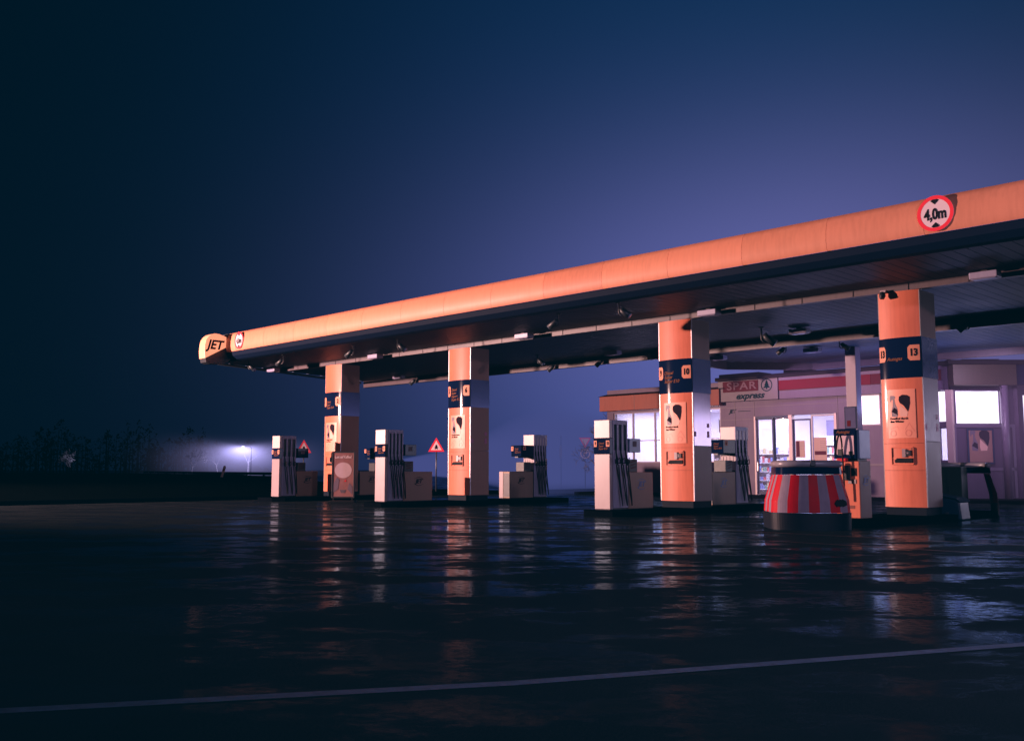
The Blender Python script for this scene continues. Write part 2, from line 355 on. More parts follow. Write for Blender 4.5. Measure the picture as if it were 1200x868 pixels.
# corner brand sign boxed out from the fascia
sg=thing('corner_sign',(-31.3,17,4.7),'yellow boxed sign reading JET at the left end of the canopy fascia','sign')
yp=[(0.0,.60),(0.,.96),(-.12,1.0),(-.28,1.045),(-.44,1.05),(-.58,1.0),(-.68,.92),(-.76,.80),(-.80,.62),(-.81,.40),(-.79,.16)]
g=MB(); g.prism(yp,'x',-.42,0,None); g.build('sign_face',mat('lit_sign_face',(.84,.32,.18),.4,var=.05,emit=(1.,.36,.2),es=.95),sg,bevel=.012)
g=MB(); g.prism([(0.02,.596),(-.78,.155),(-.74,.02),(-.6,-.02),(-.2,.0),(.1,.12),(.2,.2),(.2,.596)],'x',-.40,-.004,None); g.build('sign_base',DARK,sg,bevel=.01)
g=MB(); g.box(-.45,-.01,.0,.05,.4,.99); g.build('side_strip',DARK,sg)
text('lettering','JET',.44,INK,sg,(.004,-.44,.64),(PI/2,0,PI/2),shear=.28,bold=.035,sx=.95,ext=.002)

# round height-limit signs
def limit(X,rx,label):
    s=thing('height_limit_sign',(X,16.968,5.46),label,'traffic sign')
    g=MB(); n_=40
    g.prism([(rx*math.cos(2*PI*k/n_),rx*math.sin(2*PI*k/n_)) for k in range(n_)],'y',0,.010,None); g.build('sign_disc',SIGNW,s)
    g=MB(); disc(g,0,0,rx,rx,-.003,None,48,.80); g.build('red_ring',SIGNR,s)
    text('lettering','4,0m',rx*.85,INK,s,(0,-.004,-.02),shear=0,bold=.035,sx=.72)
    w_=rx*.24
    for sgn in (1,-1): g=MB(); g.poly([(0,-.005,sgn*rx*.50),(w_,-.005,sgn*rx*.72),(w_*.5,-.005,sgn*rx*.79),(-w_*.5,-.005,sgn*rx*.79),(-w_,-.005,sgn*rx*.72)]); g.build('arrow_mark',INK,s)
limit(-6.64,.315,'large red-ringed round sign reading 4,0m on the fascia above the right hand column')
limit(-30.38,.29,'red-ringed round 4,0m sign on the fascia beside the yellow corner sign')

# ---------------------------------------------------------------- canopy columns
def arc(wd): return lambda x: .075*(2*x/wd-1)**2-.0
def strip(g,x0,x1,z0,z1,y,m=None,n_=16):
    for k in range(n_):
        a0=x0+(x1-x0)*k/n_; a1=x0+(x1-x0)*(k+1)/n_; g.quad((a0,y,z0),(a1,y,z0),(a1,y,z1),(a0,y,z1),m)
def clad(g,wd,z0,z1,off,m=None,n_=20):
    A=arc(wd); vs=[];fs=[]
    for k in range(n_+1):
        x=wd*k/n_; vs+=[(x,A(x)-off,z0),(x,A(x)-off,z1)]
    for k in range(n_): fs.append((2*k,2*k+2,2*k+3,2*k+1))
    g.add(vs,fs,m,True)
def bottle_art(g,y,ox,oz,s):
    P=lambda pts:[(ox+px*s,y,oz+pz*s) for px,pz in pts]
    g.poly(P([(.02,.86),(.05,.98),(.22,.97),(.26,.93),(.25,.86),(.22,.84),(.26,.62),(.34,.45),(.35,.20),(.32,.12),(.10,.14),(.08,.36),(.14,.55),(.16,.80),(.10,.82),(.07,.72),(.04,.74)]),BOT1)
    g.add(P([(.09,.34),(.20,.50),(.33,.42),(.34,.20)]) ,[(0,3,2,1)],BOT2)
    g.v[-4:]=[(v[0],v[1]-.001,v[2]) for v in g.v[-4:]]
    g.poly(P([(.42,.30),(.44,.62),(.75,.30),(.72,.14),(.46,.13)]),BOTW)
    g.poly([(x_,y_-.001,z_) for x_,y_,z_ in P([(.40,.80),(.42,.92),(.55,1.0),(.74,.98),(.84,.90),(.84,.66),(.80,.46),(.76,.32),(.60,.56),(.44,.68)])],BOT2)
def column(X,wd,label,nums,fuel,fsize,side,nsz=.2,bandside=NAVS):
    c=thing('canopy_column',(X,19.85,.12),label,'column','columns carrying the canopy')
    A=arc(wd)
    g=MB(); clad(g,wd,.16,.90,0); clad(g,wd,.905,1.45,0); clad(g,wd,1.455,4.6,0)
    g.build('front_cladding',YEL,c)
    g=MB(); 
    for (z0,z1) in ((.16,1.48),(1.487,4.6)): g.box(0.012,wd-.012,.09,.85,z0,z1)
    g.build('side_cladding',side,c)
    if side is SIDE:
        g=MB(); g.box(wd-.011,wd-.002,.12,.83,1.50,2.785); g.build('painted_glow_panel',PALE if nums[0]=='9' else mat('dim_side_glow_tone',(.30,.20,.24),.4,var=.08,dirt=.15),c)  # added panel: light caught on the column side, put in as colour
    if 'warning' in label or side is SIDE:
        for yy_,zz_,hh_ in ((.10,1.72,.12),(.66,1.70,.16),(.66,1.95,.10)):
            g=MB(); g.box(wd-.002,wd+.001,yy_,yy_+.10,zz_,zz_+hh_); g.build('sticker',mat('rose_sticker',(.50,.14,.26),.5),c)
    g=MB()
    for x in (0,wd-.024): g.box(x,x+.024,.07,.105,.165,4.59)
    g.build('corner_trim',CHR,c)
    g=MB(); g.box(.03,wd-.03,.06,.83,0,.158); g.build('plinth',PLN,c)
    g=MB(); clad(g,wd,2.79,3.63,.006); g.add([(wd+.006,.075,2.79),(wd+.006,.856,2.79),(wd+.006,.856,3.63),(wd+.006,.075,3.63)],[(0,1,2,3)],bandside); g.add([(-.006,.075,2.79),(-.006,.856,2.79),(-.006,.856,3.63),(-.006,.075,3.63)],[(3,2,1,0)],bandside)
    g.build('name_band',NAVY,c)
    for (x0,x1,txt,xs) in ((0.0,.15,nums[0],.55),(wd-.26,wd-.03,nums[1],.8)):
        g=MB(); z0,z1=3.14,3.46; n_=5
        vs=[];fs=[]
        for k in range(n_+1):
            xx=x0+(x1-x0)*k/n_; e=.05 if k in ((n_,) if x0==0 else (0,)) else 0
            vs+=[(xx,-.011,z0+e),(xx,-.011,z1-e)]
        for k in range(n_): fs.append((2*k,2*k+2,2*k+3,2*k+1))
        g.add(vs,fs); pl_=g.build('number_plate',PLATE,c,bend=A)
        if txt: text('number',txt,nsz,INK,pl_,((x0+x1)/2,-.015,3.30),bold=.04,sx=xs,bend=A)
    text('fuel_list',fuel,fsize,INKO,c,(.20*wd,-.010,3.19),shear=.3,bold=.01,align='LEFT',bend=A,line=.95)
    # poster held to the front
    g=MB(); strip(g,.17*wd,.83*wd,1.56,2.56,-.012,POST); po=g.build('poster',POST,c,bend=A)
    g=MB(); bottle_art(g,-.016,.22*wd,1.93,.62*wd*.95); g.build('poster_picture',None,po,bend=A)
    text('poster_text','Frostfrei durch\nden Winter',.062,INK,po,(.23*wd,-.016,1.93),align='LEFT',bold=.03,bend=A)
    g=MB()
    for cx_ in (.30,.66):
        disc(g,cx_*wd,1.66,.065,.065,-.0155,PINKL,20,.86)
    for sseg in (((.24,1.74),(.40,1.80),(.44,1.72)),((.58,1.72),(.68,1.86),(.80,1.68))):
        for (xa,za),(xb,zb) in zip(sseg[:-1],sseg[1:]): g.quad((xa*wd,-.0155,za),(xb*wd,-.0155,zb),(xb*wd,-.0155,zb+.008),(xa*wd,-.0155,za+.008),PINKL)
    g.build('poster_drawing',PINKL,po,bend=A)
    # towel and squeegee recess
    g=MB(); x0,x1,z0,z1=.24*wd,.74*wd,1.03,1.36
    strip(g,x0,x1,z0,z1,-.006,YEL); 
    for (a0,a1,b0,b1) in ((x0-.015,x0,z0,z1),(x1,x1+.015,z0,z1),(x0,x1,z1,z1+.015),(x0,x1,z0-.015,z0)): g.box(a0,a1,-.03,-.002,b0,b1,YEL)
    g.box(x0,x1,-.012,-.007,z0+.14,z1,SHY)
    rc=g.build('service_recess',YEL,c,bend=A)
    g=MB(); g.prism([(x0+.07,z0+.03),(x1-.01,z0+.03),(x1-.01,z0+.12),(x0+.12,z0+.12),(x0+.07,z0+.08)],'y',-.045,-.008,None); g.build('bin_slot',BLK,rc,bend=A)
    g=MB(); g.box(x0+.26*wd,x0+.34*wd,-.04,-.013,z0+.14,z1-.02,WHT); g.box(x0+.35*wd,x0+.46*wd,-.045,-.013,z0+.17,z1-.05,DARK); g.box(x0+.37*wd,x0+.41*wd,-.047,-.045,z0+.21,z1-.09,WHT); g.build('dispenser',WHT,rc,bend=A)
    return c
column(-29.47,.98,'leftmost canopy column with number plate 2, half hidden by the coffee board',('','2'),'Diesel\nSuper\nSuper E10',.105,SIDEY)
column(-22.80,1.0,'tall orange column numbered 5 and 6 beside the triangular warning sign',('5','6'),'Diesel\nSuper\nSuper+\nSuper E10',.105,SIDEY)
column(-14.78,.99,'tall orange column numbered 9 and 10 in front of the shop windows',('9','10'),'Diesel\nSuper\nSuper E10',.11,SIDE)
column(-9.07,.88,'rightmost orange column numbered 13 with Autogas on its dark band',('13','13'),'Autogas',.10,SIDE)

# ---------------------------------------------------------------- fuel pumps
CAP=mat('bright_white_cap',(.62,.52,.50),.35,var=.05,dirt=.08)
def jet_logo(parent,x,y,z,s,m,name='brand_logo'):
    o=text(name,'JET',.17*s,m,parent,(x,y,z),(PI/2,0,PI/2),shear=.3,bold=.035,sx=1.0,ext=.002)
    g=MB()
    for (a0,a1,sg_) in ((R(20),R(150),1),(R(200),R(330),1)):
        nseg=14; vs=[];fs=[]
        for k in range(nseg+1):
            t=k/nseg; an=a0+(a1-a0)*t; th=.022*s*math.sin(PI*min(1,t*1.02))+.002
            for rr in (.20*s,.20*s-th): vs.append((x+.001,y+rr*math.cos(an),z+.62*rr*math.sin(an)+.0))
        for k in range(nseg): fs.append((2*k,2*k+2,2*k+3,2*k+1))
        g.add(vs,fs)
    g.build('logo_arc',m,o)
def pump(X,Y,nums,label,back=False,slots=4,tall=2.05,cab=1.08,logo=INKJ,W=.46):
    s=thing('fuel_pump',(X,Y,.12),label,'fuel pump','fuel pumps on the islands')
    D=.64
    # fy maps the local run (0 = mast end, D.. = cabinet) for the mirrored rear pumps
    L_=D+cab+.03
    fy=(lambda t:L_-t) if back else (lambda t:t)
    def bx(g,x0,x1,t0,t1,z0,z1,m=None):
        a_,b_=sorted((fy(t0),fy(t1))); return g.box(x0,x1,a_,b_,z0,z1,m)
    front=fy(0)
    g=MB()
    if not back:
        bx(g,0,W,0,.10,.02,1.275); q_=MB(); bx(q_,0,W,0,.10,1.635,tall); q_.build('top_cap',CAP,s,bevel=.012)
    else:
        bx(g,0,W,0,D,.9,1.28); q_=MB(); bx(q_,0,W,0,D,1.70,tall); q_.build('top_cap',CAP,s,bevel=.012)
        for k in range(4): bx(g,.05+k*.1,.09+k*.1,D,D+.012,.95,1.26)
    g.build('casing',WHT,s,bevel=.012)
    g=MB(); bx(g,.02,W-.02,.10 if not back else .02,D-.02,.02,tall-.03); g.build('core',DARK,s)
    # hose side frames, right and left
    for (xa,xb) in ((W-.018,W+.012),(-.012,.018)):
        g=MB(); lo,hi=1.36,tall-.10
        bx(g,xa,xb,.10,D,tall-.10,tall); bx(g,xa,xb,.10,D,lo-.08,lo)
        step=(D-.12)/slots
        for k in range(slots+1): bx(g,xa,xb,max(.10,.10+k*step-.018),min(D,.10+k*step+.045),lo,hi)
        bx(g,xa,xb,.10,D,.05,lo-.081)
        g.build('hose_frame',LIL,s,bevel=.004)
    sgn=1
    step=(D-.12)/slots
    for k in range(slots):
        t=.10+(k+.55)*step; y=fy(t); h=MB(); x=W+.012
        h.tube([(x+.012,y,1.50),(x+.02,y,1.30),(x+.05,y,1.14),(x+.05,y,1.02)],[.014,.016,.026,.018],None,8)
        h.tube([(x+.055,y,1.14),(x+.12,y+.01,1.19),(x+.125,y+.01,1.08),(x+.055,y,1.05)],.012,None,6)
        nz=h.build('nozzle',BLK,s)
        h=MB(); b_=random.uniform(.02,.07); dd=(1 if not back else -1)
        pts_=[]
        for q in range(22):
            u=q/21; zz=1.03-.93*math.sin(PI*min(1,u*1.0)**.92)*1.0
            pts_.append((x+.03+.09*math.sin(PI*u)+b_*math.sin(2*PI*u)*.3, y+(u*.075+.05*math.sin(PI*u))*1.0, zz if u<.5 else max(zz,.10+(u-.5)*1.7)))
        h.tube(pts_,.014,None,7); h.build('hose',BLK,nz)
        h=MB(); h.box(x,x+.05,y-.028,y+.028,1.05,1.16); h.build('holster',DARK,s,bevel=.006)
    # display band round the mast end
    if not back:
        g=MB(); bx(g,-.004,W+.004,-.006,.105,1.279,1.631); bd=g.build('display_band',NAVY,s,bevel=.005)
        yy=-.010
        g=MB(); 
        for (x0,x1,tx) in ((.0,.085,nums[0]),(W-.10,W,nums[1])):
            g=MB(); g.poly([(x0,yy,1.44),(x1,yy,1.44),(x1,yy,1.58),(x0,yy,1.58)]); pl_=g.build('number_plate',PLATE,bd)
            text('number',tx,.11,INK,pl_,((x0+x1)/2,yy-.003,1.51),bold=.04,sx=.6,ext=.001)
        text('fuel_list','Diesel\nSuper\nSuper E10',.062,INKO,bd,(.14,yy,1.455),shear=.3,bold=.01,align='LEFT',ext=.001)
    # cabinet with logo
    g=MB(); bx(g,0,W,D+.03,L_,.02,.86); cb=g.build('cabinet',CABY,s,bevel=.012)
    jet_logo(cb,W+.006,fy(D+.03+cab*.52),.58,1.0,logo)
    if back:
        g=MB(); g.box(.0,.17,-.012,.0,.02,.85); g.build('painted_lit_strip',WHT,cb); g=MB(); g.box(.19,W-.005,-.006,0,.06,.80); g.build('painted_shade_strip',DARK,cb)  # lit part and column's shadow on the cabinet end, painted pale and dark
    # plinth below
    g=MB(); bx(g,.01,W-.01,.01,L_-.01,0,.02); g.build('plinth',PLN,s)
    # display head beside the mast, over the cabinet
    h=MB(); 
    if back: bx(h,0,W,D-.05,D+.58,1.34,1.70)
    else: bx(h,.02,W,D+.08,D+.50,1.32,1.64)
    hd=h.build('display_head',GASB if (nums[0]=='9') else NAVY,s,bevel=.01)  # the paler blue head has reflected shop light put into its colour
    h=MB(); bx(h,W*.3,W*.6,D-.02,D+.55 if back else D+.1,1.30,1.338 if back else 1.318); h.build('bracket',DARK,s)
    if back:
        yf=fy(D+.58)-.006; 
        g=MB(); g.poly([(.0,yf,1.52),(.10,yf,1.52),(.10,yf,1.66),(.0,yf,1.66)]); pl_=g.build('number_plate',PLATE,hd); text('number',nums[0],.11,INK,pl_,(.05,yf-.003,1.59),bold=.04,sx=.6,ext=.001)
        text('fuel_list','Diesel\nSuper\nSuper E10',.06,INKO,hd,(.17,yf,1.53),shear=.3,bold=.01,align='LEFT',ext=.001)
        g=MB(); xx=W+.004; y2=fy(D+.50); g.poly([(xx,y2,1.54),(xx,y2+.13,1.54),(xx,y2+.13,1.67),(xx,y2,1.67)]); pl_=g.build('number_plate',PLATE,hd); text('number',nums[1],.10,INK,pl_,(xx+.003,y2+.065,1.6),(PI/2,0,PI/2),bold=.04,sx=.7,ext=.001)
    else:
        g=MB(); y0=fy(D+.2); g.poly([(W+.003,y0,1.45),(W+.003,y0+.15,1.45),(W+.003,y0+.15,1.58),(W+.003,y0,1.58)]); g.build('meter_window',SIGW,hd)
    h=MB(); bx(h,.06,W-.04,D+.10,D+.42,.862,1.16); sc_=h.build('advert_screen',DARK,s,bevel=.008)
    g=MB(); y0=fy(D+.12); y1=fy(D+.40); y0,y1=min(y0,y1),max(y0,y1)
    for k in range(3): g.poly([(W-.036,y0+.02,.93+k*.07),(W-.036,y1-.05,.97+k*.07),(W-.036,y1-.03,1.0+k*.07),(W-.036,y0+.05,.96+k*.07)],SPR)
    g.build('screen_stripe',SPR,sc_)
    return s
pump(-29.40,17.78,('1','2'),'leftmost white fuel pump standing left of the coffee board',slots=3,cab=.86)
pump(-22.76,17.12,('5','6'),'white fuel pump left of the column numbered 5 and 6')
pump(-14.76,17.36,('9','10'),'nearest tall white fuel pump left of the column numbered 9 and 10',slots=3,cab=.93,logo=mat('blue_logo_ink',(.05,.10,.30),.4))
pump(-29.40,21.10,('3','4'),'fuel pump mostly hidden behind the leftmost column, its edge showing beside it',back=True)
pump(-22.72,22.04,('7','8'),'fuel pump right of the column numbered 5 and 6, its low cabinet in front',back=True)
pump(-14.72,21.40,('11','12'),'fuel pump between the numbered 9 and 10 column and the shop door',back=True,slots=3,logo=mat('blue_logo_ink',(.05,.10,.30),.4))

# autogas pump
s=thing('autogas_pump',(-8.86,17.40,.12),'orange and grey autogas pump with blue upper box behind the striped barrier','fuel pump')
g=MB(); g.box(0,.46,0,.03,.03,1.07); g.build('front_panel',YEL,s,bevel=.006)
g=MB(); g.box(.0,.46,.032,.48,.02,1.08); cb=g.build('cabinet',SIDE,s,bevel=.01); jet_logo(cb,.466,.26,.72,.8,mat('blue_logo_ink',(.05,.10,.30),.4))
g=MB(); g.box(-.02,.42,.0,.05,1.12,1.68); ub=g.build('display_case',NAVY,s,bevel=.006)
g=MB(); g.box(.04,.38,-.008,-.001,1.20,1.55); g.build('white_dial_panel',mat('pale_pink_panel',(.68,.5,.55),.4),ub)
for a0,a1,b1 in ((.06,.14,1.30),(.28,.36,1.26)): g=MB(); g.box(a0,a1,-.014,-.009,1.18,b1,DARK); g.build('small_label',DARK,ub)
text('lettering','Autogas',.08,INKO,ub,(.17,-.006,1.62),shear=.3,bold=.01)
g=MB(); g.box(-.02,.46,.052,.50,1.12,1.66); g.build('upper_box',GASB,s,bevel=.01)
g=MB(); g.box(.02,.42,.05,.42,1.082,1.118); g.build('neck',DARK,s)
g=MB(); g.box(.06,.26,-.06,-.002,1.07,1.13); g.build('red_hood',RED,s,bevel=.01)
g=MB(); g.tube([(.10,-.10,1.05),(.08,-.12,.98),(.14,-.13,.90),(.2,-.12,.86)],[.03,.045,.045,.02]); nz=g.build('nozzle',RED,s)
g=MB(); pts_=[]
for q in range(26):
    u=q/25; pts_.append((.06+.16*u+.02*math.sin(PI*u),-.10,.95+.62*math.sin(PI*min(1,u*.9+.1))**.8 if u<.75 else max(.35,1.35-(u-.75)*4)))
g.tube(pts_,.016,None,7); g.build('hose',BLK,nz)
g=MB(); g.box(.20,.30,-.06,-.002,.72,1.0); g.build('holster',DARK,s,bevel=.01)
g=MB(); g.box(.31,.42,-.006,-.001,.80,.95,BLK); g.build('card_slot',BLK,s); g=MB(); g.box(.25,.40,-.012,-.001,.66,.74); g.build('keypad',CHR,s); g=MB(); g.box(.26,.36,-.004,-.001,.20,.26); g.build('small_vent',SHY,s)
s2=thing('notice_plate',(-8.72,17.55,1.80),'small dark framed notice standing on top of the autogas pump','sign')
g=MB(); g.box(0,.24,0,.02,.0,.42); g.build('frame',FRM,s2); g=MB(); g.box(.02,.22,-.004,-.001,.02,.40,SCR); g.box(.05,.12,-.007,-.005,.05,.16,SPRB); g.build('notice',SCR,s2)

# ---------------------------------------------------------------- island-end crash barriers
def barrier(X,Y,rz,label,dark=False):
    s=thing('crash_barrier',(X,Y,0),label,'crash barrier','crash barriers at the ends of the right hand island',rz)
    # plan outline as a U, open to local +y; param t along outline
    def outline(sx,sy,n_=44):
        pts=[]
        for k in range(n_+1):
            t=k/n_
            if t<.16: pts.append((-sx,sy*1.0*(1-t/.16)+0.0))
            elif t>.84: pts.append((sx,sy*(t-.84)/.16))
            else:
                an=PI+PI*(t-.16)/.68; c_,s_=math.cos(an),math.sin(an); e=.80
                pts.append((sx*abs(c_)**e*(1 if c_>0 else -1),-sy*.78*abs(s_)**e))
        # resample to equal steps
        L=[0.]
        for q0,q1 in zip(pts[:-1],pts[1:]): L.append(L[-1]+math.dist(q0,q1))
        out=[];j=0
        for k in range(n_+1):
            t=L[-1]*k/n_
            while j<len(L)-2 and L[j+1]<t: j+=1
            u=(t-L[j])/max(1e-9,L[j+1]-L[j]); out.append((pts[j][0]+(pts[j+1][0]-pts[j][0])*u,pts[j][1]+(pts[j+1][1]-pts[j][1])*u))
        return out
    n_=66
    levels=[(0.0,.70,.58),(.29,.71,.59),(.295,.695,.575),(.50,.68,.56),(.95,.555,.46),(.955,.57,.475),(1.08,.56,.465)]
    rings=[[(x,y,z) for x,y in outline(a_,b_,n_)] for z,a_,b_ in levels]
    legs=[k for k in range(n_) if 3<k<21 or n_-17<k<n_-3] if dark else range(n_)
    def shell(g,i0,i1,sel=None,m=None,off=0):
        for i in range(i0,i1):
            for k in (legs if i<4 else range(n_)):
                mm=sel(k) if sel else m
                g.add([rings[i][k],rings[i][k+1],rings[i+1][k+1],rings[i+1][k]],[(0,1,2,3)],mm,False)
    g=MB(); shell(g,0,1,None,DARK if dark else mat('navy_steel',(.004,.008,.02),.5,var=.4,dirt=.3,spec=.2)); g.build('skirt',DARK,s)
    # stripes run from the skirt to the rim: nodes at stripe borders
    red=mat('scuffed_red_paint',(.62,.002,.018),.55,spec=.1,var=.2,dirt=.25,scale=6)
    def sel(k):
        return red if ((k-31)%8)<3.5 else SWHT
    g=MB(); shell(g,2,4,sel); g.build('striped_hood',SWHT,s)
    g=MB()
    for k in range(3): 
        x=.40+k*.05; g.prism([(x,.40),(x+.03+.02*k,.43),(x+.05,.50),(x-.01,.53),(x-.05,.46)],'y',-.44+.03*k,-.425+.03*k,BLK)
    if not dark: g.build('scrape_mark',BLK,s)
    g=MB(); shell(g,5,6,None,NAVY); g.build('rim_band',NAVY,s)
    g=MB(); g.tube([(x*.99,y*.99,1.14) for x,y in outline(.53,.44,n_)],.062,None,10); g.build('top_rail',mat('grey_rail',(.30,.28,.34),.35,var=.25,dirt=.2),s)
    g=MB(); g.box(-.04,.05,-.41,-.27,1.10,1.206); g.build('rail_clamp',DARK,s,bevel=.01)
    return s
barrier(-8.72,16.10,R(40),'red and white striped crash barrier in front of the autogas pump')
barrier(-8.75,23.3,R(180+20),'dark crash barrier frame seen from inside, right of the rightmost column',dark=True)
s=thing('equipment_cabinet',(-9.05,22.35,.12),'tall dark green cabinet inside the rear crash barrier','cabinet')
g=MB(); g.box(0,.62,0,.35,0,.98); g.build('body',mat('dark_green_metal',(.03,.045,.04),.4,var=.2,dirt=.2),s,bevel=.01)
g=MB(); g.box(.29,.30,-.006,0,.04,.94); g.box(.33,.35,-.02,0,.45,.55); g.build('door_edge',DARK,s)
s=thing('grit_bin',(-8.55,20.95,0),'squat blue plastic bin with sloping lid at the foot of the rightmost column','bin')
g=MB(); g.prism([(0,0),(.62,0),(.58,.36),(.50,.42),(.04,.50),(-.02,.46)],'y',0,.5,None); g.build('body',BLUEP,s,bevel=.03)
g=MB(); g.prism([(-.03,.465),(.04,.515),(.51,.435),(.6,.365),(.61,.38),(.52,.455),(.04,.54),(-.05,.49)],'y',-.02,.52,None); g.build('lid',BLUEP,s)
g=MB(); g.box(.30,.36,-.03,0,.10,.16); g.build('latch',STEELG,s)

# ---------------------------------------------------------------- poster stand
s=thing('poster_stand',(-26.16,18.42,0),'dark framed A-board with coffee poster standing in front of the leftmost column','advertising board',rz=R(43))
g=MB()
for (x0,x1,z0,z1) in ((-.37,-.33,.14,1.62),(.33,.37,.14,1.62),(-.33,.33,1.575,1.62),(-.33,.33,.14,.185)): g.box(x0,x1,-.02,.02,z0,z1)
g.build('frame',DARK,s,bevel=.005)
g=MB(); g.box(-.33,.33,-.008,.014,.185,1.575); bd=g.build('poster',mat('brown_rose_poster',(.36,.17,.17),.3,var=.55,scale=3,coat=.4),s)
g=MB(); disc(g,0,1.02,.275,.25,-.012,mat('cup_print',(.62,.45,.50),.4,var=.25,scale=5)); g.poly([(-.10,-.013,.40),(-.06,-.013,.30),(.06,-.013,.30),(.10,-.013,.40)],SIGW); g.poly([(.02,-.013,.66),(.11,-.013,.66),(.09,-.013,.72)],RED); g.poly([(-.30,-.0125,.32),(-.16,-.0125,.42),(-.12,-.0125,.72),(-.2,-.0125,.80),(-.3,-.0125,.6)],BOT1); g.poly([(.30,-.0125,.25),(.14,-.0125,.42),(.2,-.0125,.62),(.3,-.0125,.5)],BOT1); g.build('poster_picture',SIGW,bd)
text('lettering','Lust auf Kaffee?',.125,SIGNW,bd,(0,-.013,1.44),bold=.02,sx=.68)
g=MB()
for x in (-.3,.3): g.tube([(x,.0,.15),(x,.0,.05)],.02)
g.box(-.42,.42,-.28,.28,.0,.06); g.build('base',BLK,s,bevel=.015)

# ---------------------------------------------------------------- lamps and cameras under the canopy
def floodlight(X,Y,rz,tilt,label):
    s=thing('floodlight',(X,Y,4.86),label,'floodlight','floodlights hanging under the canopy',rz)
    return s
def make_flood():
    s=thing('floodlight',(0,0,4.86),'x','floodlight','floodlights hanging under the canopy')
    g=MB(); g.tube([(0,0,0),(0,0,-.24),(.03,0,-.29),(.10,0,-.30)],.016,None,6); g.box(-.05,.05,-.05,.05,-.02,0); g.build('bracket',DARK,s)
    g=MB(); g.tube([(.06,0,-.14),(.09,0,-.20),(.26,0,-.33)],[.05,.065,.085],None,10); g.build('head',DARK,s)
    g=MB(); g.tube([(.255,0,-.326),(.268,0,-.336)],.07,None,10); g.build('lens',GASB,s)
    return s
FL=[(-31.0,17.71,20,'small floodlight nearest the yellow corner sign'),(-28.54,17.6,200,'second floodlight from the corner sign, above the leftmost pump'),
 (-24.83,17.78,200,'floodlight under the fascia between the two leftmost columns'),(-22.75,17.87,20,'floodlight under the fascia just left of the column numbered 5'),
 (-16.15,17.7,200,'floodlight under the fascia left of the column numbered 9'),(-14.09,17.48,20,'floodlight under the front fascia close above the column numbered 10'),
 (-13.88,23.31,30,'large hooked floodlight hanging between the columns numbered 10 and 13'),(-15.07,26.71,200,'floodlight hanging in front of the shop sign'),
 (-13.45,26.9,30,'floodlight beside the top of the thin pale post'),(-9.24,25.5,200,'floodlight on the rear beam right of the column numbered 13'),
 (-31.16,25.45,200,'floodlight on the rear beam left of the column numbered 5'),(-22.54,23.63,0,'floodlight hanging from the dark soffit right of the column numbered 6'),
 (-23.42,25.45,200,'floodlight at the rear beam between the columns numbered 6 and 9'),(-21.16,25.4,200,'floodlight on the rear beam nearest the column numbered 9')]
proto=make_flood()
for i,(X,Y,rz,lb) in enumerate(FL):
    o=proto if i==0 else copy_tree(proto); o.location=(X,Y,4.86); o.rotation_euler=(0,0,R(rz)); o['label']=lb
    if i==6: o.scale=(1.35,1.35,1.35)
def make_box():
    s=thing('ceiling_lamp',(0,0,4.86),'x','ceiling lamp','box lamps fixed under the canopy')
    g=MB(); g.box(-.26,.26,-.13,.13,-.17,-.04); g.build('housing',LIL,s,bevel=.015)
    g=MB(); g.box(-.06,.06,-.06,.06,-.03,0); g.build('mount',BEAM,s)
    g=MB(); g.box(-.22,.22,-.10,.10,-.184,-.172); g.build('diffuser',LIL,s,bevel=.006)
    return s
BL=[(-32.3,19.5,'box lamp at the left tip of the canopy underside'),(-26.07,19.55,'box lamp under the canopy between the two leftmost columns'),(-19.1,19.48,'box lamp midway between the columns numbered 6 and 9'),
 (-13.1,19.67,'box lamp just right of the column numbered 10'),(-6.77,19.58,'box lamp at the right edge, right of the column numbered 13'),(-31.2,24.6,'box lamp near the rear beam right of the leftmost column'),
 (-19.86,24.32,'box lamp near the rear beam left of the column numbered 9'),(-18.26,27.93,'box lamp on the rear soffit just right of the 10 plate'),(-13.15,24.05,'orange-tinted box lamp above the shop tree emblem'),(-15.0,28.2,'box lamp on the rear soffit left of the thin pale post')]
proto=make_box()
for i,(X,Y,lb) in enumerate(BL):
    o=proto if i==0 else copy_tree(proto); o.location=(X,Y,4.86); o['label']=lb
s=thing('security_camera',(-8.88,19.78,4.72),'small round security camera at the top of the column numbered 13','camera')
g=MB(); g.box(-.06,.06,-.02,.05,-.02,.04); g.build('mount',PINK,s); g=MB(); g.tube([(0,-.03,-.01),(0,-.05,-.08),(0,-.07,-.14)],[.05,.07,.05],None,10); g.build('body',DARK,s)
g=MB(); g.tube([(0,-.085,-.10),(0,-.12,-.13)],[.035,.03],None,10); g.build('lens',SIGW,s)

# thin pale post
s=thing('support_post',(-14.15,29.15,.0),'thin pale square post between the shop door and the column numbered 13','post',rz=0)
g=MB(); g.box(-.17,.17,-.17,.17,0,4.86); g.build('shaft',mat('pale_lilac_post',(.34,.27,.38),.5,var=.1,dirt=.15),s,bevel=.01); g=MB(); g.box(-.2,.2,-.2,.2,0,.12); g.build('foot',DARK,s)

# ---------------------------------------------------------------- shop building
sh=thing('shop_building',(0,0,0),'low petrol station shop with lit windows, orange and red fascia behind the pumps','shop')
Y0=33.0
g=MB()
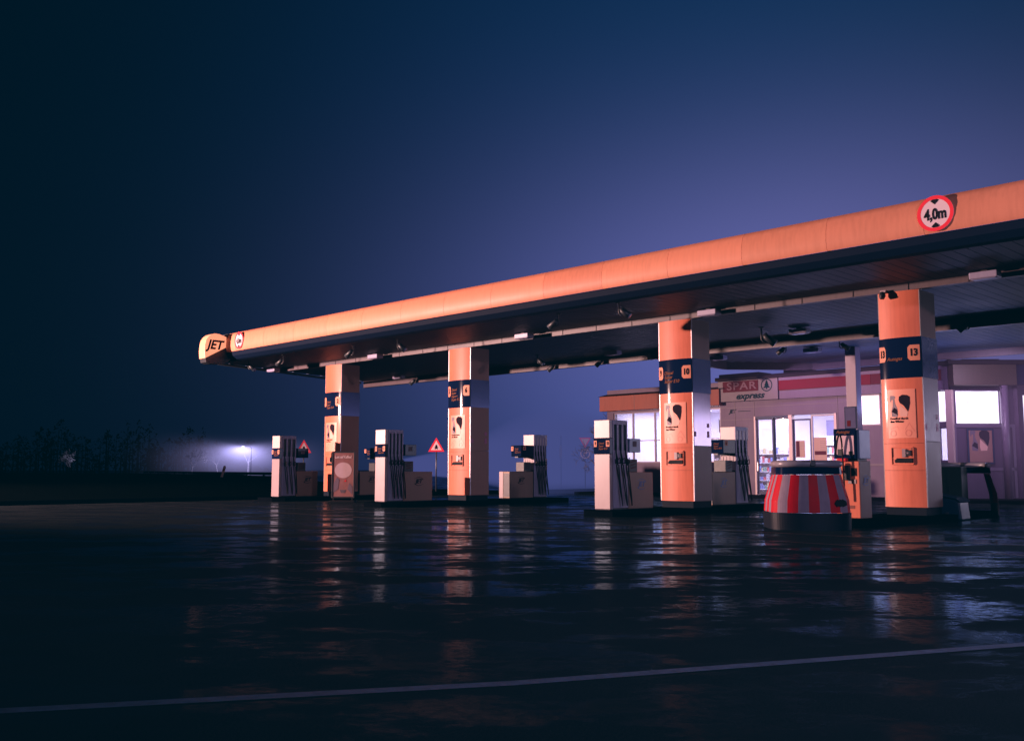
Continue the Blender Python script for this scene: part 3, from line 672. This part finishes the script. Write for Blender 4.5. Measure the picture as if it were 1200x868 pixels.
# left wing wall with openings: windows z 1.32..3.46, X -26.95..-21.55
g.box(-27.30,-26.95,Y0,Y0+.25,.1,3.54,SHW); g.box(-26.95,-21.55,Y0,Y0+.25,.1,1.32,SHW); g.box(-26.95,-21.55,Y0,Y0+.25,3.46,3.54,SHW); g.box(-21.55,-20.05,Y0,Y0+.25,.1,3.66,SHW)
g.box(-16.70,-15.87,Y0,Y0+.25,.1,3.66,SHW); g.box(-20.05,-16.70,Y0,Y0+.25,3.05,3.66,SHW)
g.box(-15.87,-15.08,Y0,Y0+.25,.1,2.57,SHW); g.box(-15.08,-13.12,Y0,Y0+.25,.1,3.66,SHW)
g.box(-13.12,-12.84,Y0,Y0+.25,.1,1.32,SHW); g.box(-13.12,-12.84,Y0,Y0+.25,2.42,2.60,SHW)
g.box(-27.3,-12.75,Y0+.01,Y0+.24,3.663,4.45,SHW)
g.build('front_wall',SHW,sh)
g=MB()
for x in (-20.9,-20.05,-16.66,-14.6): g.box(x,x+.02,Y0-.012,Y0-.001,.1,3.63)
for z in (2.42,): g.box(-15.83,-13.2,Y0-.02,Y0-.001,1.18,1.24)
for x0,x1,z in ((-21.5,-16.4,3.42),(-21.5,-20.1,2.95)): g.box(x0,x1,Y0-.01,Y0-.001,z,z+.015)
g.build('cladding_joint',mat('joint_strip',(.12,.09,.11),.6),sh)  # thin strips marking the cladding joints
g=MB(); g.box(-12.84,-12.62,Y0-.06,Y0+.2,.1,3.66); g.build('corner_pillar',CREAM,sh,bevel=.02)
g=MB(); g.box(-27.5,-21.42,Y0-.28,Y0-.003,3.54,4.17,SHY); 
g.build('left_fascia',SHY,sh,bevel=.01)
g=MB()
for x in (-25.6,-23.7): g.box(x,x+.012,Y0-.285,Y0-.281,3.55,4.16)
g.build('fascia_joint',DARK,sh)
g=MB(); g.add([(-27.55,Y0-.33,4.172),(-21.2,Y0-.33,4.172),(-21.2,Y0+.9,4.55),(-26.8,Y0+.9,4.55),(-27.55,Y0+5,4.172),(-26.8,Y0+4,4.55)],[(0,1,2,3),(0,3,5,4)],ROOF); g.box(-26.8,-16,Y0+.9,Y0+6,4.3,4.55,ROOF)
g.build('left_roof',ROOF,sh)
g=MB(); g.box(-21.55,-12.6,Y0-.34,Y0+.5,4.46,4.60,ROOF); g.box(-19.2,-12.5,Y0+.5,Y0+6,4.4,4.56,ROOF); g.build('roof_edge',ROOF,sh)
g=MB(); g.box(-21.5,-18.90,Y0-.20,Y0-.003,3.66,4.455); sb=g.build('sign_board',SIGW,sh,bevel=.006)
g=MB(); g.box(-21.28,-19.72,Y0-.214,Y0-.201,4.02,4.43); g.build('red_panel',SPR,sb)
text('lettering','SPAR',.40,mat('dull_lettering',(.17,.10,.13),.8,spec=.1),sb,(-20.45,Y0-.22,4.225),bold=.02,sx=1.35,space=1.12)
g=MB(); disc(g,-19.36,4.21,.24,.24,Y0-.206,GRN,40,.86)
tr=[(0,.185),(.055,.08),(.03,.08),(.10,-.02),(.06,-.02),(.15,-.13),(.02,-.115),(.03,-.17),(-.03,-.17),(-.02,-.115),(-.15,-.13),(-.06,-.02),(-.10,-.02),(-.03,.08),(-.055,.08)]
g.add([(-19.36,Y0-.207,4.20)]+[(-19.36+x,Y0-.207,4.225+z) for x,z in tr],[(0,k+1,(k+1)%len(tr)+1) for k in range(len(tr))],GRN)
g.build('tree_emblem',GRN,sb)
text('sub_lettering','express',.34,GRN,sb,(-20.1,Y0-.208,3.84),shear=.35,bold=.028,sx=1.15)
jl=text('brand_logo','JET',.2,GRN,sh,(-21.0,Y0-.008,3.28),shear=.3,bold=.03); 
g=MB(); g.box(-20.75,-20.2,Y0-.006,Y0-.001,3.27,3.29); g.build('logo_line',GRN,jl)
g=MB(); g.box(-18.86,-15.3,Y0-.20,Y0-.003,3.98,4.34,SPRB); g.build('red_stripe',SPRB,sh)
g=MB(); g.box(-15.29,-12.95,Y0-.198,Y0-.003,3.98,4.34,SPR); s7=g.build('dull_stripe',SPR,sh)
text('lettering','7',.30,SIGW,s7,(-13.12,Y0-.204,4.16),bold=.02)
g=MB(); g.box(-18.86,-12.9,Y0-.16,Y0-.003,3.66,3.977,SHW); g.box(-18.86,-12.9,Y0-.19,Y0-.003,4.343,4.455,SHW); g.build('fascia_board',SHW,sh)
# left windows
def window(x0,x1,z0,z1,mull=(),bars=(),frm=FRML,pane=GLASS,y=Y0,par=sh,th=.05):
    g=MB()
    for (a0,a1,b0,b1) in ((x0,x0+th,z0,z1),(x1-th,x1,z0,z1),(x0+th,x1-th,z0,z0+th),(x0+th,x1-th,z1-th,z1)): g.box(a0,a1,y+.04,y+.12,b0,b1)
    for x in mull: g.box(x-.035,x+.035,y+.045,y+.115,z0+th,z1-th)
    for z in bars: g.box(x0+th,x1-th,y+.05,y+.11,z-.02,z+.02)
    f=g.build('window',frm,par)
    g=MB(); g.quad((x0+th,y+.08,z0+th),(x1-th,y+.08,z0+th),(x1-th,y+.08,z1-th),(x0+th,y+.08,z1-th)); g.build('pane',pane,f); return f
window(-26.95,-21.55,1.32,3.46,(-25.93,-24.78,-23.6,-22.4),(2.25,),FRML)
window(-15.87,-15.08,2.57,3.66,(),(),FRML,E_WIN)
window(-13.12,-12.84,2.60,3.64,(),(),FRML,E_WIN,th=.02)
window(-13.12,-12.84,1.32,2.42,(),(),FRML,GLASS,th=.03)
# entrance
for a0,a1 in ((-20.05,-19.99),(-18.60,-18.46),(-16.78,-16.70)): g=MB(); g.box(a0,a1,Y0-.03,Y0+.2,.1,3.05); g.build('door_post',CREAM,sh)
def leaf(x0,x1,y,z1=2.98):
    g=MB(); t=.06
    for (a0,a1,b0,b1) in ((x0,x0+t,.12,z1),(x1-t,x1,.12,z1),(x0+t,x1-t,.12,.22),(x0+t,x1-t,z1-t,z1)): g.box(a0,a1,y,y+.05,b0,b1)
    d=g.build('door',FRM,sh); g=MB(); g.quad((x0+t,y+.025,.22),(x1-t,y+.025,.22),(x1-t,y+.025,z1-t),(x0+t,y+.025,z1-t)); g.build('pane',GLASS,d)
    g=MB(); g.box(x0+.01,x0+.04,y-.05,y,1.0,1.3); g.build('handle',CHR,d)
leaf(-19.98,-19.27,Y0+.05); leaf(-19.29,-18.60,Y0+.11); leaf(-18.46,-17.72,Y0+.05,2.9)
window(-17.72,-16.78,.12,3.03,(),(),FRML,GLASS)
g=MB(); g.box(-19.99,-18.61,Y0-.03,Y0+.16,2.985,3.04); g.build('door_header',FRM,sh)
# chamfered bay: local frame along Rt direction
ba=bpy.data.objects.new('bay_wall',None); 
def bay(name,mb,m,par=sh,bevel=0):
    M=Matrix.Translation((-12.66,33.06,0))@Matrix.Rotation(R(45),4,'Z'); mb.v=[tuple(M@Vector(v)) for v in mb.v]; return mb.build(name,m,par,bevel=bevel)
g=MB(); WB=2.02
g.box(0,WB,0,.2,.1,2.55); g.box(0,.12,0,.2,2.55,3.66); g.box(WB-.20,WB,0,.2,2.55,3.66); g.box(.12,WB-.2,0,.2,3.62,3.66); g.box(0,WB,.02,.2,3.66,4.45)
bay('bay_wall',g,SHW)
g=MB(); g.box(0.02,WB-.0,-.03,-.001,2.42,2.52); g.box(0.02,WB-.0,-.02,-.001,1.0,1.1); g.box(.02,.09,-.02,-.001,.12,2.42); g.box(WB-.09,WB,-.02,-.001,.12,2.42); bay('bay_trim',g,FRML)
g=MB(); g.quad((.12,.08,2.55),(WB-.2,.08,2.55),(WB-.2,.08,3.62),(.12,.08,3.62)); bay('lit_window',g,E_WIN)
g=MB(); g.box(WB-.46,WB-.42,.04,.078,2.55,3.62); bay('window_bar',g,FRML)
g=MB(); g.box(-.10,WB-.05,-.40,-.001,3.78,4.46); bay('awning_box',g,mat('brown_fascia_box',(.055,.035,.025),.5,var=.2,dirt=.2),bevel=.01)
g=MB(); g.box(WB-.045,WB+.40,-.30,.0,3.80,4.46); bay('awning_side',g,NAVY)
g=MB(); g.box(-.3,WB+.6,-.5,4,4.465,4.60); g.box(.5,WB-.3,.2,1.2,4.60,4.70); bay('bay_roof',g,ROOF)
g=MB(); g.quad((.30,-.012,1.2),(1.26,-.012,1.2),(1.26,-.012,2.44),(.30,-.012,2.44)); 
fr=MB(); fr.box(.42,1.30,-.05,-.031,1.22,1.28); fr.box(.42,1.30,-.05,-.031,2.32,2.38); fr.box(.42,.48,-.05,-.031,1.28,2.32); fr.box(1.24,1.30,-.05,-.031,1.28,2.32)
pf=bay('poster_frame',fr,FRM)
g=MB(); g.box(.48,1.24,-.04,-.031,1.28,2.32,mat('dim_poster',(.34,.17,.14),.45,var=.2)); bottle_art(g,-.043,.50,1.55,.78); bay('poster_print',g,BOT1,pf)
# side face, columns and bright side window to the right
g=MB(); g.box(-11.25,-11.1,34.5,35.0,.1,4.4); g.box(-11.25,-11.1,35.0,42,.1,1.2); g.box(-11.25,-11.1,35.0,42,3.5,4.4); g.build('side_wall',SHW,sh)
g=MB(); g.quad((-11.12,35.0,1.2),(-11.12,42,1.2),(-11.12,42,3.5),(-11.12,35.0,3.5)); g.build('lit_window',E_WIN,sh)
g=MB(); g.tube([(-11.35,34.0,.1),(-11.35,34.0,3.78)],.12,None,14); g.build('bay_column',FRML,sh)
# building wing beyond the frame on the right, its windows light the island
g=MB(); g.box(-7.2,2,36,36.3,.1,1.0); g.box(-7.2,2,36,36.3,3.4,4.5); g.box(-7.2,-7,36,36.3,1.0,3.4); g.box(-2.6,2,36,36.3,1.0,3.4); g.build('right_wing_wall',SHW,sh)
g=MB(); g.quad((-7,36.1,1.0),(-2.6,36.1,1.0),(-2.6,36.1,3.4),(-7,36.1,3.4)); g.build('lit_window',emis('lit_shop_glass',(.80,.72,1.0),3.6,.2,.8),sh)
# interior
g=MB(); g.box(-27.25,-12.9,38.9,39,.1,3.7,INW); g.box(-27.3,-27.2,33.26,39,.1,3.7,INW); g.box(-12.95,-12.85,33.3,39,.1,3.7,INW); g.box(-27.2,-12.95,33.26,38.9,3.68,3.74,INW); g.build('interior_wall',INW,sh)
g=MB(); g.box(-27.2,-12.95,33.26,38.9,.101,.118,INF); g.build('interior_floor',INF,sh)
g=MB()
for x in (-26.2,-23.9,-21.6,-19.3,-17.0,-14.7):
    for y in (34.6,36.9): g.box(x,x+1.3,y,y+.5,3.64,3.676)
g.build('ceiling_light_panel',E_PAN,sh)
lamp('shop_light','AREA',(-23.9,35.8,3.6),380,(.84,.78,1.0),shape='RECTANGLE',size=5.5,size_y=3.5)
lamp('entrance_light','AREA',(-17.6,35.4,3.6),620,(.84,.78,1.0),shape='RECTANGLE',size=5.5,size_y=3.)
# unseen area lamps added to brighten the shop wall and bay
lamp('shop_wall_fill','AREA',(-16.4,31.2,4.5),70,(.80,.45,1.0),aim=(-15.6,33.6,1.0),shape='RECTANGLE',size=6,size_y=.2)
lamp('bay_fill','AREA',(-11.0,31.6,4.3),70,(.85,.6,1.0),aim=(-12,34.2,1.0),shape='RECTANGLE',size=1.6,size_y=.2)
lamp('wing_window_light','AREA',(-2.2,35.4,2.5),190,(.70,.62,1.0),aim=(-19,21,2.4),shape='RECTANGLE',size=7,size_y=2.2)
lamp('soffit_fill','AREA',(-13.5,30.2,3.0),70,(.35,.40,1.0),aim=(-13.2,28.5,4.86),shape='RECTANGLE',size=7,size_y=.5)  # unseen fill added to tint the rear soffit blue
# shelves and goods
def shelf(X,Y,wd,h,rz,label):
    s=thing('display_shelf',(X,Y,.12),label,'shelf','stocked shelves inside the shop',rz)
    g=MB(); g.box(0,wd,.0,.04,0,h); 
    g.box(0,.03,-.4,0,0,h); g.box(wd-.03,wd,-.4,0,0,h); nl=int(h/.36)
    for k in range(nl): g.box(.03,wd-.03,-.38,0,.1+k*.36,.125+k*.36)
    g.build('rack',INS,s)
    cols=[mat('goods_%d'%i,c,.5,var=.2) for i,c in enumerate([(.5,.1,.12),(.15,.2,.5),(.6,.5,.3),(.55,.55,.65),(.2,.35,.3),(.7,.68,.75)])]
    g=MB()
    for k in range(nl):
        x=.05
        while x<wd-.15:
            w_=random.uniform(.06,.16); g.box(x,x+w_,-.34,-.05,.127+k*.36,.127+k*.36+random.uniform(.12,.27),random.choice(cols)); x+=w_+.01
    g.build('goods',cols[0],s)
shelf(-25.2,35.2,1.5,2.2,0,'white stocked shelf behind the left shop windows')
shelf(-23.4,35.6,1.6,2.2,0,'stocked shelf inside, behind the column numbered 9')
shelf(-22.0,36.6,1.6,2.0,0,'stocked shelf inside the last window left of the entrance')
shelf(-19.6,37.6,1.7,2.3,0,'tall stocked shelf far inside behind the sliding door')
shelf(-17.7,36.2,1.5,1.9,0,'stocked shelf inside right of the door')
for X,Y,lb in ((-25.1,34.3,'dark screen hanging inside the left shop windows'),(-22.5,34.3,'dark screen hanging in the shop window right of the column numbered 10')):
    s=thing('hanging_screen',(X,Y,2.55),lb,'screen','screens hanging inside the shop'); g=MB(); g.box(0,.95,0,.06,0,.55); f=g.build('housing',INS,s,bevel=.01); g=MB(); g.box(.05,.90,-.008,-.001,.05,.50); g.build('display',SCR,s)
    g=MB(); g.box(.45,.5,.02,.05,.55,1.1); g.build('bracket',CHR,s)
g=MB(); g.box(-19.9,-18.3,38.4,38.8,1.9,3.1,mat('blue_grey_board',(.20,.20,.40),.6)); g.box(-17.3,-16.2,36.9,37.0,1.6,2.9,mat('blue_grey_board',(.2,.2,.4),.6)); g.build('interior_board',SCR,sh)
s=thing('shop_plant',(-16.98,33.75,.12),'tall leafy plant inside the window right of the shop door','plant')
g=MB(); g.tube([(0,0,0),(0,0,.35)],[.16,.2],None,12); g.build('pot',DARK,s)
g=MB(); LEAF=mat('dark_leaf',(.03,.05,.05),.5,var=.3)
for k in range(150):
    an=random.uniform(0,2*PI); z=random.uniform(.4,2.0); rr=random.uniform(.03,.22)*(1.1-.3*z/2); c_=Vector((rr*math.cos(an),rr*math.sin(an),z)); d=Vector((math.cos(an),math.sin(an),random.uniform(-.3,.7)))*.16; sd=Vector((-math.sin(an),math.cos(an),0))*.03
    g.poly([c_-sd*.3,c_+d*.5-sd,c_+d,c_+d*.5+sd],LEAF)
g.tube([(0,0,.3),(.02,0,1.2),(0,.02,2.0)],[.02,.015,.008],LEAF,5); g.build('foliage',LEAF,s)
for x0,x1,z0,z1,lb in ((-18.35,-17.98,1.48,2.1,'small red and tan notice on the glass of the right door leaf'),(-17.62,-17.12,1.35,2.2,'tan notice with a red stripe on the window right of the door')):
    s=thing('window_notice',(x0,Y0+.02,z0),lb,'notice','notices on the entrance glass'); ww=x1-x0; hh=z1-z0
    g=MB(); g.box(0,ww,0,.012,0,hh,mat('tan_paper',(.40,.25,.20),.6,var=.1)); g.box(ww*.06,ww*.94,-.004,-.001,hh*.26,hh*.42,SPR) if ww>.4 else g.box(ww*.06,ww*.42,-.004,-.001,hh*.05,hh*.95,SPR)
    for k in range(5): g.box(ww*.5,ww*.9,-.004,-.001,hh*(.50+.08*k),hh*(.52+.08*k),BOT1)
    g.build('sheet',None,s)
# posters / boxed wood outside the left windows
for X,wd,lb in ((-23.15,.62,'beige outdoor display box left of the column numbered 9'),(-22.45,.75,'beige outdoor display box with dark print, right beside the column numbered 9')):
    s=thing('display_box',(X,31.9,.1),lb,'display box','beige display boxes outside the shop windows'); g=MB(); g.box(0,wd,0,.5,0,1.28); g.build('body',mat('beige_card',(.46,.34,.28),.6,var=.15,dirt=.15),s,bevel=.01)
    g=MB(); g.box(wd*.15,wd*.85,-.006,-.001,.12,.50,BOT1); g.poly([(wd*.3,-.006,.6),(wd*.45,-.006,.62),(wd*.6,-.006,1.0),(wd*.8,-.006,1.1),(wd*.6,-.006,1.17),(wd*.35,-.006,1.1),(wd*.45,-.006,.95)],BOT2); g.build('print',BOT1,s)
# plant on the roof line: chimney-like roof units
for X,wd,lb in ((-22.9,1.9,'dark ventilation unit on the shop roof above the shop sign'),(-19.9,.9,'smaller dark roof unit right of the ventilation unit')):
    s=thing('roof_unit',(X,Y0+2.0,4.56),lb,'roof unit','units on the shop roof'); g=MB(); g.box(0,wd,0,1,0,.42); g.build('housing',DARK,s,bevel=.02)
    g=MB()
    for k in range(5): g.box(.06,wd-.06,-.012,-.001,.05+k*.07,.08+k*.07)
    g.build('louvre',BLK,s)

# ---------------------------------------------------------------- traffic signs
def sign_post(X,Y,rz,label,kind):
    s=thing('traffic_sign',(X,Y,0),label,'traffic sign',None,rz)
    H=2.35
    g=MB(); g.tube([(0,.03,0),(0,.03,H)],.03,None,8); g.build('pole',STEELG,s)
    def tri(g,c,r,y,m,flip=1): g.poly([(r*math.sin(k*2*PI/3),y,c+flip*r*math.cos(k*2*PI/3)) for k in ((0,2,1) if flip>0 else (0,1,2))],m)
    if kind=='warn':
        g=MB(); tri(g,2.0,.40,0,SIGNR); tri(g,2.0,.27,-.004,SIGNW); tri(g,2.0,.40,.012,STEELG)
        pl_=g.build('sign_plate',SIGNR,s); g=MB(); g.poly([(-.03,-.008,2.09),(.03,-.008,2.09),(.05,-.008,2.0),(.09,-.008,1.98),(.05,-.008,1.95),(.07,-.008,1.89),(.0,-.008,1.93),(-.07,-.008,1.89),(-.05,-.008,1.95),(-.09,-.008,1.98),(-.05,-.008,2.0)]); g.build('symbol',INK,pl_)
    if kind=='yield':
        c0=2.62; g=MB(); tri(g,c0,.40,0,SIGNR,-1); tri(g,c0,.27,-.004,SIGNW,-1); g.build('sign_plate',SIGNR,s)
        g=MB(); c1=1.92; disc(g,0,c1,.27,.27,0,SIGNW,32); disc(g,0,c1,.215,.215,-.004,mat('sign_blue',(.12,.14,.36),.5),32)
        d_=g.build('arrow_disc',FRM,s); g=MB(); g.poly([(-.09,-.008,c1-.13),(-.03,-.008,c1-.13),(-.03,-.008,c1),(.04,-.008,c1+.04),(.04,-.008,c1-.03),(.14,-.008,c1+.07),(.04,-.008,c1+.16),(.04,-.008,c1+.10),(-.09,-.008,c1+.05)]); g.build('arrow',SIGNW,d_)
    return s
FACE=R(45)
sign_post(-32.05,27.33,FACE,'red triangular warning sign left of the column numbered 5','warn')
sign_post(-38.61,24.99,R(62),'red triangular warning sign seen between the leftmost pump and column','warn')
sign_post(-36.11,41.69,FACE,'give way sign with round arrow sign below, left of the shop','yield')
s=thing('edge_on_sign',(-40.43,44.44,0),'narrow pale sign seen edge-on right of the column numbered 6','traffic sign',rz=R(-30))
g=MB(); g.tube([(0,0,0),(0,0,3.1)],.03,None,6); g.build('pole',STEELG,s); g=MB(); g.prism([(.24*math.cos(2*PI*k/20),2.1+.42*math.sin(2*PI*k/20)) for k in range(20)],'y',-.04,-.01,SIGNW); g.build('sign_plate',SIGNW,s)

# ---------------------------------------------------------------- distance: rail, marker, lamps in the mist, trees
s=thing('guard_rail',(0,0,0),'long low guard rail beyond the dark verge left of the pumps','guard rail')
a_=Vector((-95,43,0)); b_=Vector((-44,28.5,0)); d=(b_-a_).normalized(); nn=Vector((-d.y,d.x,0))
g=MB()
for (z0,z1,o_) in ((.72,.78,.0),(.62,.68,.03),(.78,.84,.03),(.84,.89,.0)): 
    q=nn*o_; g.add([a_+q+Vector((0,0,z0)),b_+q+Vector((0,0,z0)),b_+q+nn*.05+Vector((0,0,z1)),a_+q+nn*.05+Vector((0,0,z1))],[(0,1,2,3)],STEELG)
g.build('rail',STEELG,s)
for k in range(14):
    q=a_.lerp(b_,k/13); g=MB(); g.box(q.x-.05,q.x+.05,q.y+.06,q.y+.14,0,.85); g.build('post',STEELG,s)
s=thing('marker_post',(-41.25,22.34,.62),'short leaning roadside marker post on the verge below the misty lamp','marker post',rz=R(45))
g=MB(); g.prism([(-.05,0),(.05,0),(.20,.52),(.17,.60),(.10,.58)],'y',-.03,.03,mat('weathered_plastic',(.55,.40,.36),.5,var=.2)); g.build('shaft',None,s); g=MB(); g.box(.08,.15,-.034,-.031,.36,.46); g.build('reflector',SHY,s)

def streetlamp(loc,label,h=5.0,arm=-1.2,power=1500,spot=True):
    s=thing('street_lamp',loc,label,'street lamp',rz=R(45))
    g=MB(); g.tube([(0,0,0),(0,0,h-.2),(arm*.3,0,h+.05),(arm,0,h+.1)],[.09,.06,.05,.04],None,8); g.build('pole',DARK,s)
    g=MB(); g.box(arm-.5,arm,-.12,.12,h+.02,h+.14); hd=g.build('lamp_head',DARK,s,bevel=.02); g=MB(); g.box(arm-.46,arm-.04,-.10,.10,h-.02,h+.018); g.build('lens',E_LAMP,hd)
    p_=Matrix.Rotation(R(45),3,'Z')@Vector((arm-.2,0,0))
    lamp('street_lamp_light','SPOT',(loc[0]+p_.x,loc[1]+p_.y,h-.1),power,(.66,.62,1.0),spot_size=R(165),spot_blend=.3,shadow_soft_size=.2)
    return (loc[0]+p_.x,loc[1]+p_.y,h)
lp=streetlamp((-152.8,88.3,0),'street lamp glowing in mist far beyond the leftmost pump',5.0,power=9000)
lamp('far_tree_fill','SPOT',(-150.5,57,1.6),350,(.66,.68,1.0),aim=(-153.9,58.2,3.8),spot_size=R(70),shadow_soft_size=.1)  # unseen spot added to brighten the far-left tree

def haze(name,center,rad,strength,col,label,cone=True,k=2.2,peak=True):
    g=MB(); bm_n=12; vs=[];fs=[]
    me=bpy.data.meshes.new(name); import bmesh; bm=bmesh.new(); bmesh.ops.create_icosphere(bm,subdivisions=3,radius=1.0); bm.to_mesh(me); bm.free()
    o=bpy.data.objects.new(name,me); COL.objects.link(o); o.location=center; o.scale=rad
    m=bpy.data.materials.new(name+'_volume'); me.materials.append(m); n,l=nt(m); n.remove(n['Principled BSDF']); out=n['Material Output']
    tc=n.new('ShaderNodeTexCoord'); ln=n.new('ShaderNodeVectorMath'); ln.operation='LENGTH'; l.new(tc.outputs['Object'],ln.inputs[0])
    def M(op,a_,b_=None,clamp=False):
        q=n.new('ShaderNodeMath'); q.operation=op; q.use_clamp=clamp
        for i,x in enumerate((a_,b_)):
            if x is None: continue
            if isinstance(x,(int,float)): q.inputs[i].default_value=x
            else: l.new(x,q.inputs[i])
        return q.outputs[0]
    r=ln.outputs['Value']; fall=M('POWER',M('SUBTRACT',1.,r,True),k); inv=M('DIVIDE',1.,M('ADD',M('MULTIPLY',M('MULTIPLY',r,r),28.),.22))
    val=M('MULTIPLY',fall,inv) if peak else fall
    if cone:
        sp=n.new('ShaderNodeSeparateXYZ'); l.new(tc.outputs['Object'],sp.inputs[0])
        c_=M('DIVIDE',M('MULTIPLY',sp.outputs['Z'],-1.),M('ADD',r,.02)); cm=n.new('ShaderNodeMapRange'); cm.interpolation_type='SMOOTHSTEP'; cm.inputs['From Min'].default_value=-.45; cm.inputs['From Max'].default_value=.75; cm.inputs['To Min'].default_value=.0; cm.inputs['To Max'].default_value=1.; l.new(c_,cm.inputs['Value']); val=M('MULTIPLY',val,cm.outputs['Result'])
    no=n.new('ShaderNodeTexNoise'); no.inputs['Scale'].default_value=5.; l.new(tc.outputs['Object'],no.inputs['Vector']); val=M('MULTIPLY',val,M('ADD',M('MULTIPLY',no.outputs['Fac'],.8),.6))
    e=n.new('ShaderNodeEmission'); e.inputs['Color'].default_value=(*col,1); l.new(M('MULTIPLY',val,strength),e.inputs['Strength']); l.new(e.outputs[0],out.inputs['Volume'])
    tag(o,label,'mist',kind='stuff'); return o
haze('lamp_mist',(lp[0],lp[1],lp[2]),(24,24,12),.17,(.50,.45,1.0),'violet mist glowing around the distant street lamp')

haze('shop_bloom',(-15.5,32.6,2.6),(11,5,4.6),.014,(.84,.46,1.0),'added lilac glow standing in for bloom of the lit shop windows',cone=False,k=1.6,peak=False)  # emissive volume added for the windows' bloom
haze('wing_bloom',(-9.5,33.5,2.8),(5.5,5,3.6),.016,(.84,.45,1.0),'added lilac glow for bloom around the bright windows at the right edge',cone=False,k=1.6,peak=False)  # second bloom volume, its glow added as emission
# low fog bank lying on the ground beyond the station
g=MB()
def gp(D,x): q=Fh*D+Rt*((x-600)/F_PX)*D; return (q.x,q.y)
g.prism([gp(38,640),gp(50,596),gp(110,540),gp(240,470),gp(420,520),gp(420,1250),gp(70,1250),gp(56,860),gp(50,740)][::-1],'z',-.2,3.6,None)
fog=g.build('fog_bank',None); fm=bpy.data.materials.new('blue_fog'); fog.data.materials.clear(); fog.data.materials.append(fm); fn,fl=nt(fm); fn.remove(fn['Principled BSDF'])
fe=fn.new('ShaderNodeEmission'); fe.inputs['Color'].default_value=(.042,.050,.165,1); fe.inputs['Strength'].default_value=.108
fa=fn.new('ShaderNodeVolumeAbsorption'); fa.inputs['Color'].default_value=(0,0,0,1); fa.inputs['Density'].default_value=.08
ad=fn.new('ShaderNodeAddShader'); fl.new(fe.outputs[0],ad.inputs[0]); fl.new(fa.outputs[0],ad.inputs[1]); fl.new(ad.outputs[0],fn['Material Output'].inputs['Volume'])
tag(fog,'low blue fog bank lying beyond the station','fog',kind='stuff')

def tree(loc,h,label,seed,lean=0,spread=.5,depth=6,fine=.012,crown=1.):
    rnd=random.Random(seed); s=thing('bare_tree',loc,label,'tree','bare trees in the mist')
    T=MB(); B=MB()
    def grow(mb,p,d,ln,r,dep):
        q=p
        pts_=[p];rs=[r]
        for k in range(3):
            d=(d+Vector((rnd.uniform(-1,1),rnd.uniform(-1,1),rnd.uniform(-.4,.7)))*.14).normalized(); q=q+d*ln/3; pts_.append(q); rs.append(r*(1-.13*(k+1)))
        mb.tube(pts_,rs,None,3 if dep<4 else 6,caps=False)
        if dep<=0: return
        for k in range(3 if dep>1 else 4):
            an=rnd.uniform(0,2*PI); o_=d.orthogonal().normalized(); o_=Matrix.Rotation(an,3,d)@o_
            nd=(d*rnd.uniform(.55,1.)+o_*spread*rnd.uniform(.7,1.5)).normalized()
            t=rnd.uniform(.45,1.); st=pts_[1]+(pts_[3]-pts_[1])*t
            grow(B,st,nd,ln*rnd.uniform(.58,.85),max(fine,r*.55),dep-1)
    grow(T,Vector((0,0,0)),Vector((lean,0,1)).normalized(),h*.30,h*.016,depth-1)
    T.build('trunk',TREE,s); B.build('crown',TREE,s); return s
rw=random.Random(21); g=MB()
for k in range(150):
    X_=-140+k*3.0+rw.uniform(-2,2); q=Fh*(205+rw.uniform(-8,8))+Rt*((X_-600)/F_PX)*205; hh=(7.5+2.6*math.sin(k*.21)+1.8*math.sin(k*.57+1))*rw.uniform(.8,1.15)*(1 if k<120 else (150-k)/30*.8+.2); rr=rw.uniform(1.6,3.2)
    g.tube([(q.x,q.y,0),(q.x+rw.uniform(-.4,.4),q.y,hh*.8)],[.16,.04],None,4,False)
    for j in range(75):
        u=rw.random()**.7; wd_=rr*math.sin(PI*min(1,.12+u*.86))*rw.random()**.5; an=rw.uniform(0,2*PI); c_=Vector((q.x+wd_*math.cos(an),q.y+wd_*math.sin(an),hh*u)); e=rw.uniform(.22,.5)
        a_,b_,d_=[Vector((rw.uniform(-1,1),rw.uniform(-1,1),rw.uniform(-1,1)))*e for _ in range(3)]; g.poly([c_+a_,c_+b_,c_+d_])
tag(g.build('distant_wood',mat('black_foliage',(.004,.008,.010),1.,var=.4,spec=0.)),'dark far-off wood along the horizon at the left','wood',kind='stuff')
tree((-157.5,90.5,0),8.5,'bare tree left of the misty street lamp, its twigs lit violet',3,fine=.03)
tree((-161.5,86.8,0),7.2,'bare tree further left of the misty street lamp',4,fine=.03)
tree((-159.1,80.5,0),6.0,'small bare tree at the left fringe of the lamp mist',5,fine=.03)
tree((-156.0,95.8,0),7.0,'bare tree just right of the misty street lamp beside the pump',6,fine=.03)
tree((-153.9,58.2,0),5.2,'isolated bare tree lit pale at the far left of the horizon',8,fine=.035)
tree((-29.6,36.6,0),5.0,'bare shrubby tree behind the left end of the shop roof',9,fine=.012,spread=.7)
tree((-30.6,36.2,0),3.9,'lower bare shrub in the mist left of the shop wall',10,fine=.012,spread=.8)

# ---------------------------------------------------------------- render settings
sc.view_settings.view_transform='Standard'; sc.view_settings.look='None'; sc.view_settings.exposure=0
# faded blacks with a teal cast, as on the photograph's film-like toning
sc.view_settings.use_curve_mapping=True; cm=sc.view_settings.curve_mapping
for i,v in ((1,.0050),(2,.0085)): cm.curves[i].points[0].location=(0,v)
cm.update()
sc.cycles.use_denoising=True
sc.cycles.max_bounces=8; sc.cycles.volume_bounces=0; sc.cycles.transparent_max_bounces=12
sc.cycles.sample_clamp_indirect=6.; sc.cycles.caustics_reflective=False; sc.cycles.caustics_refractive=False
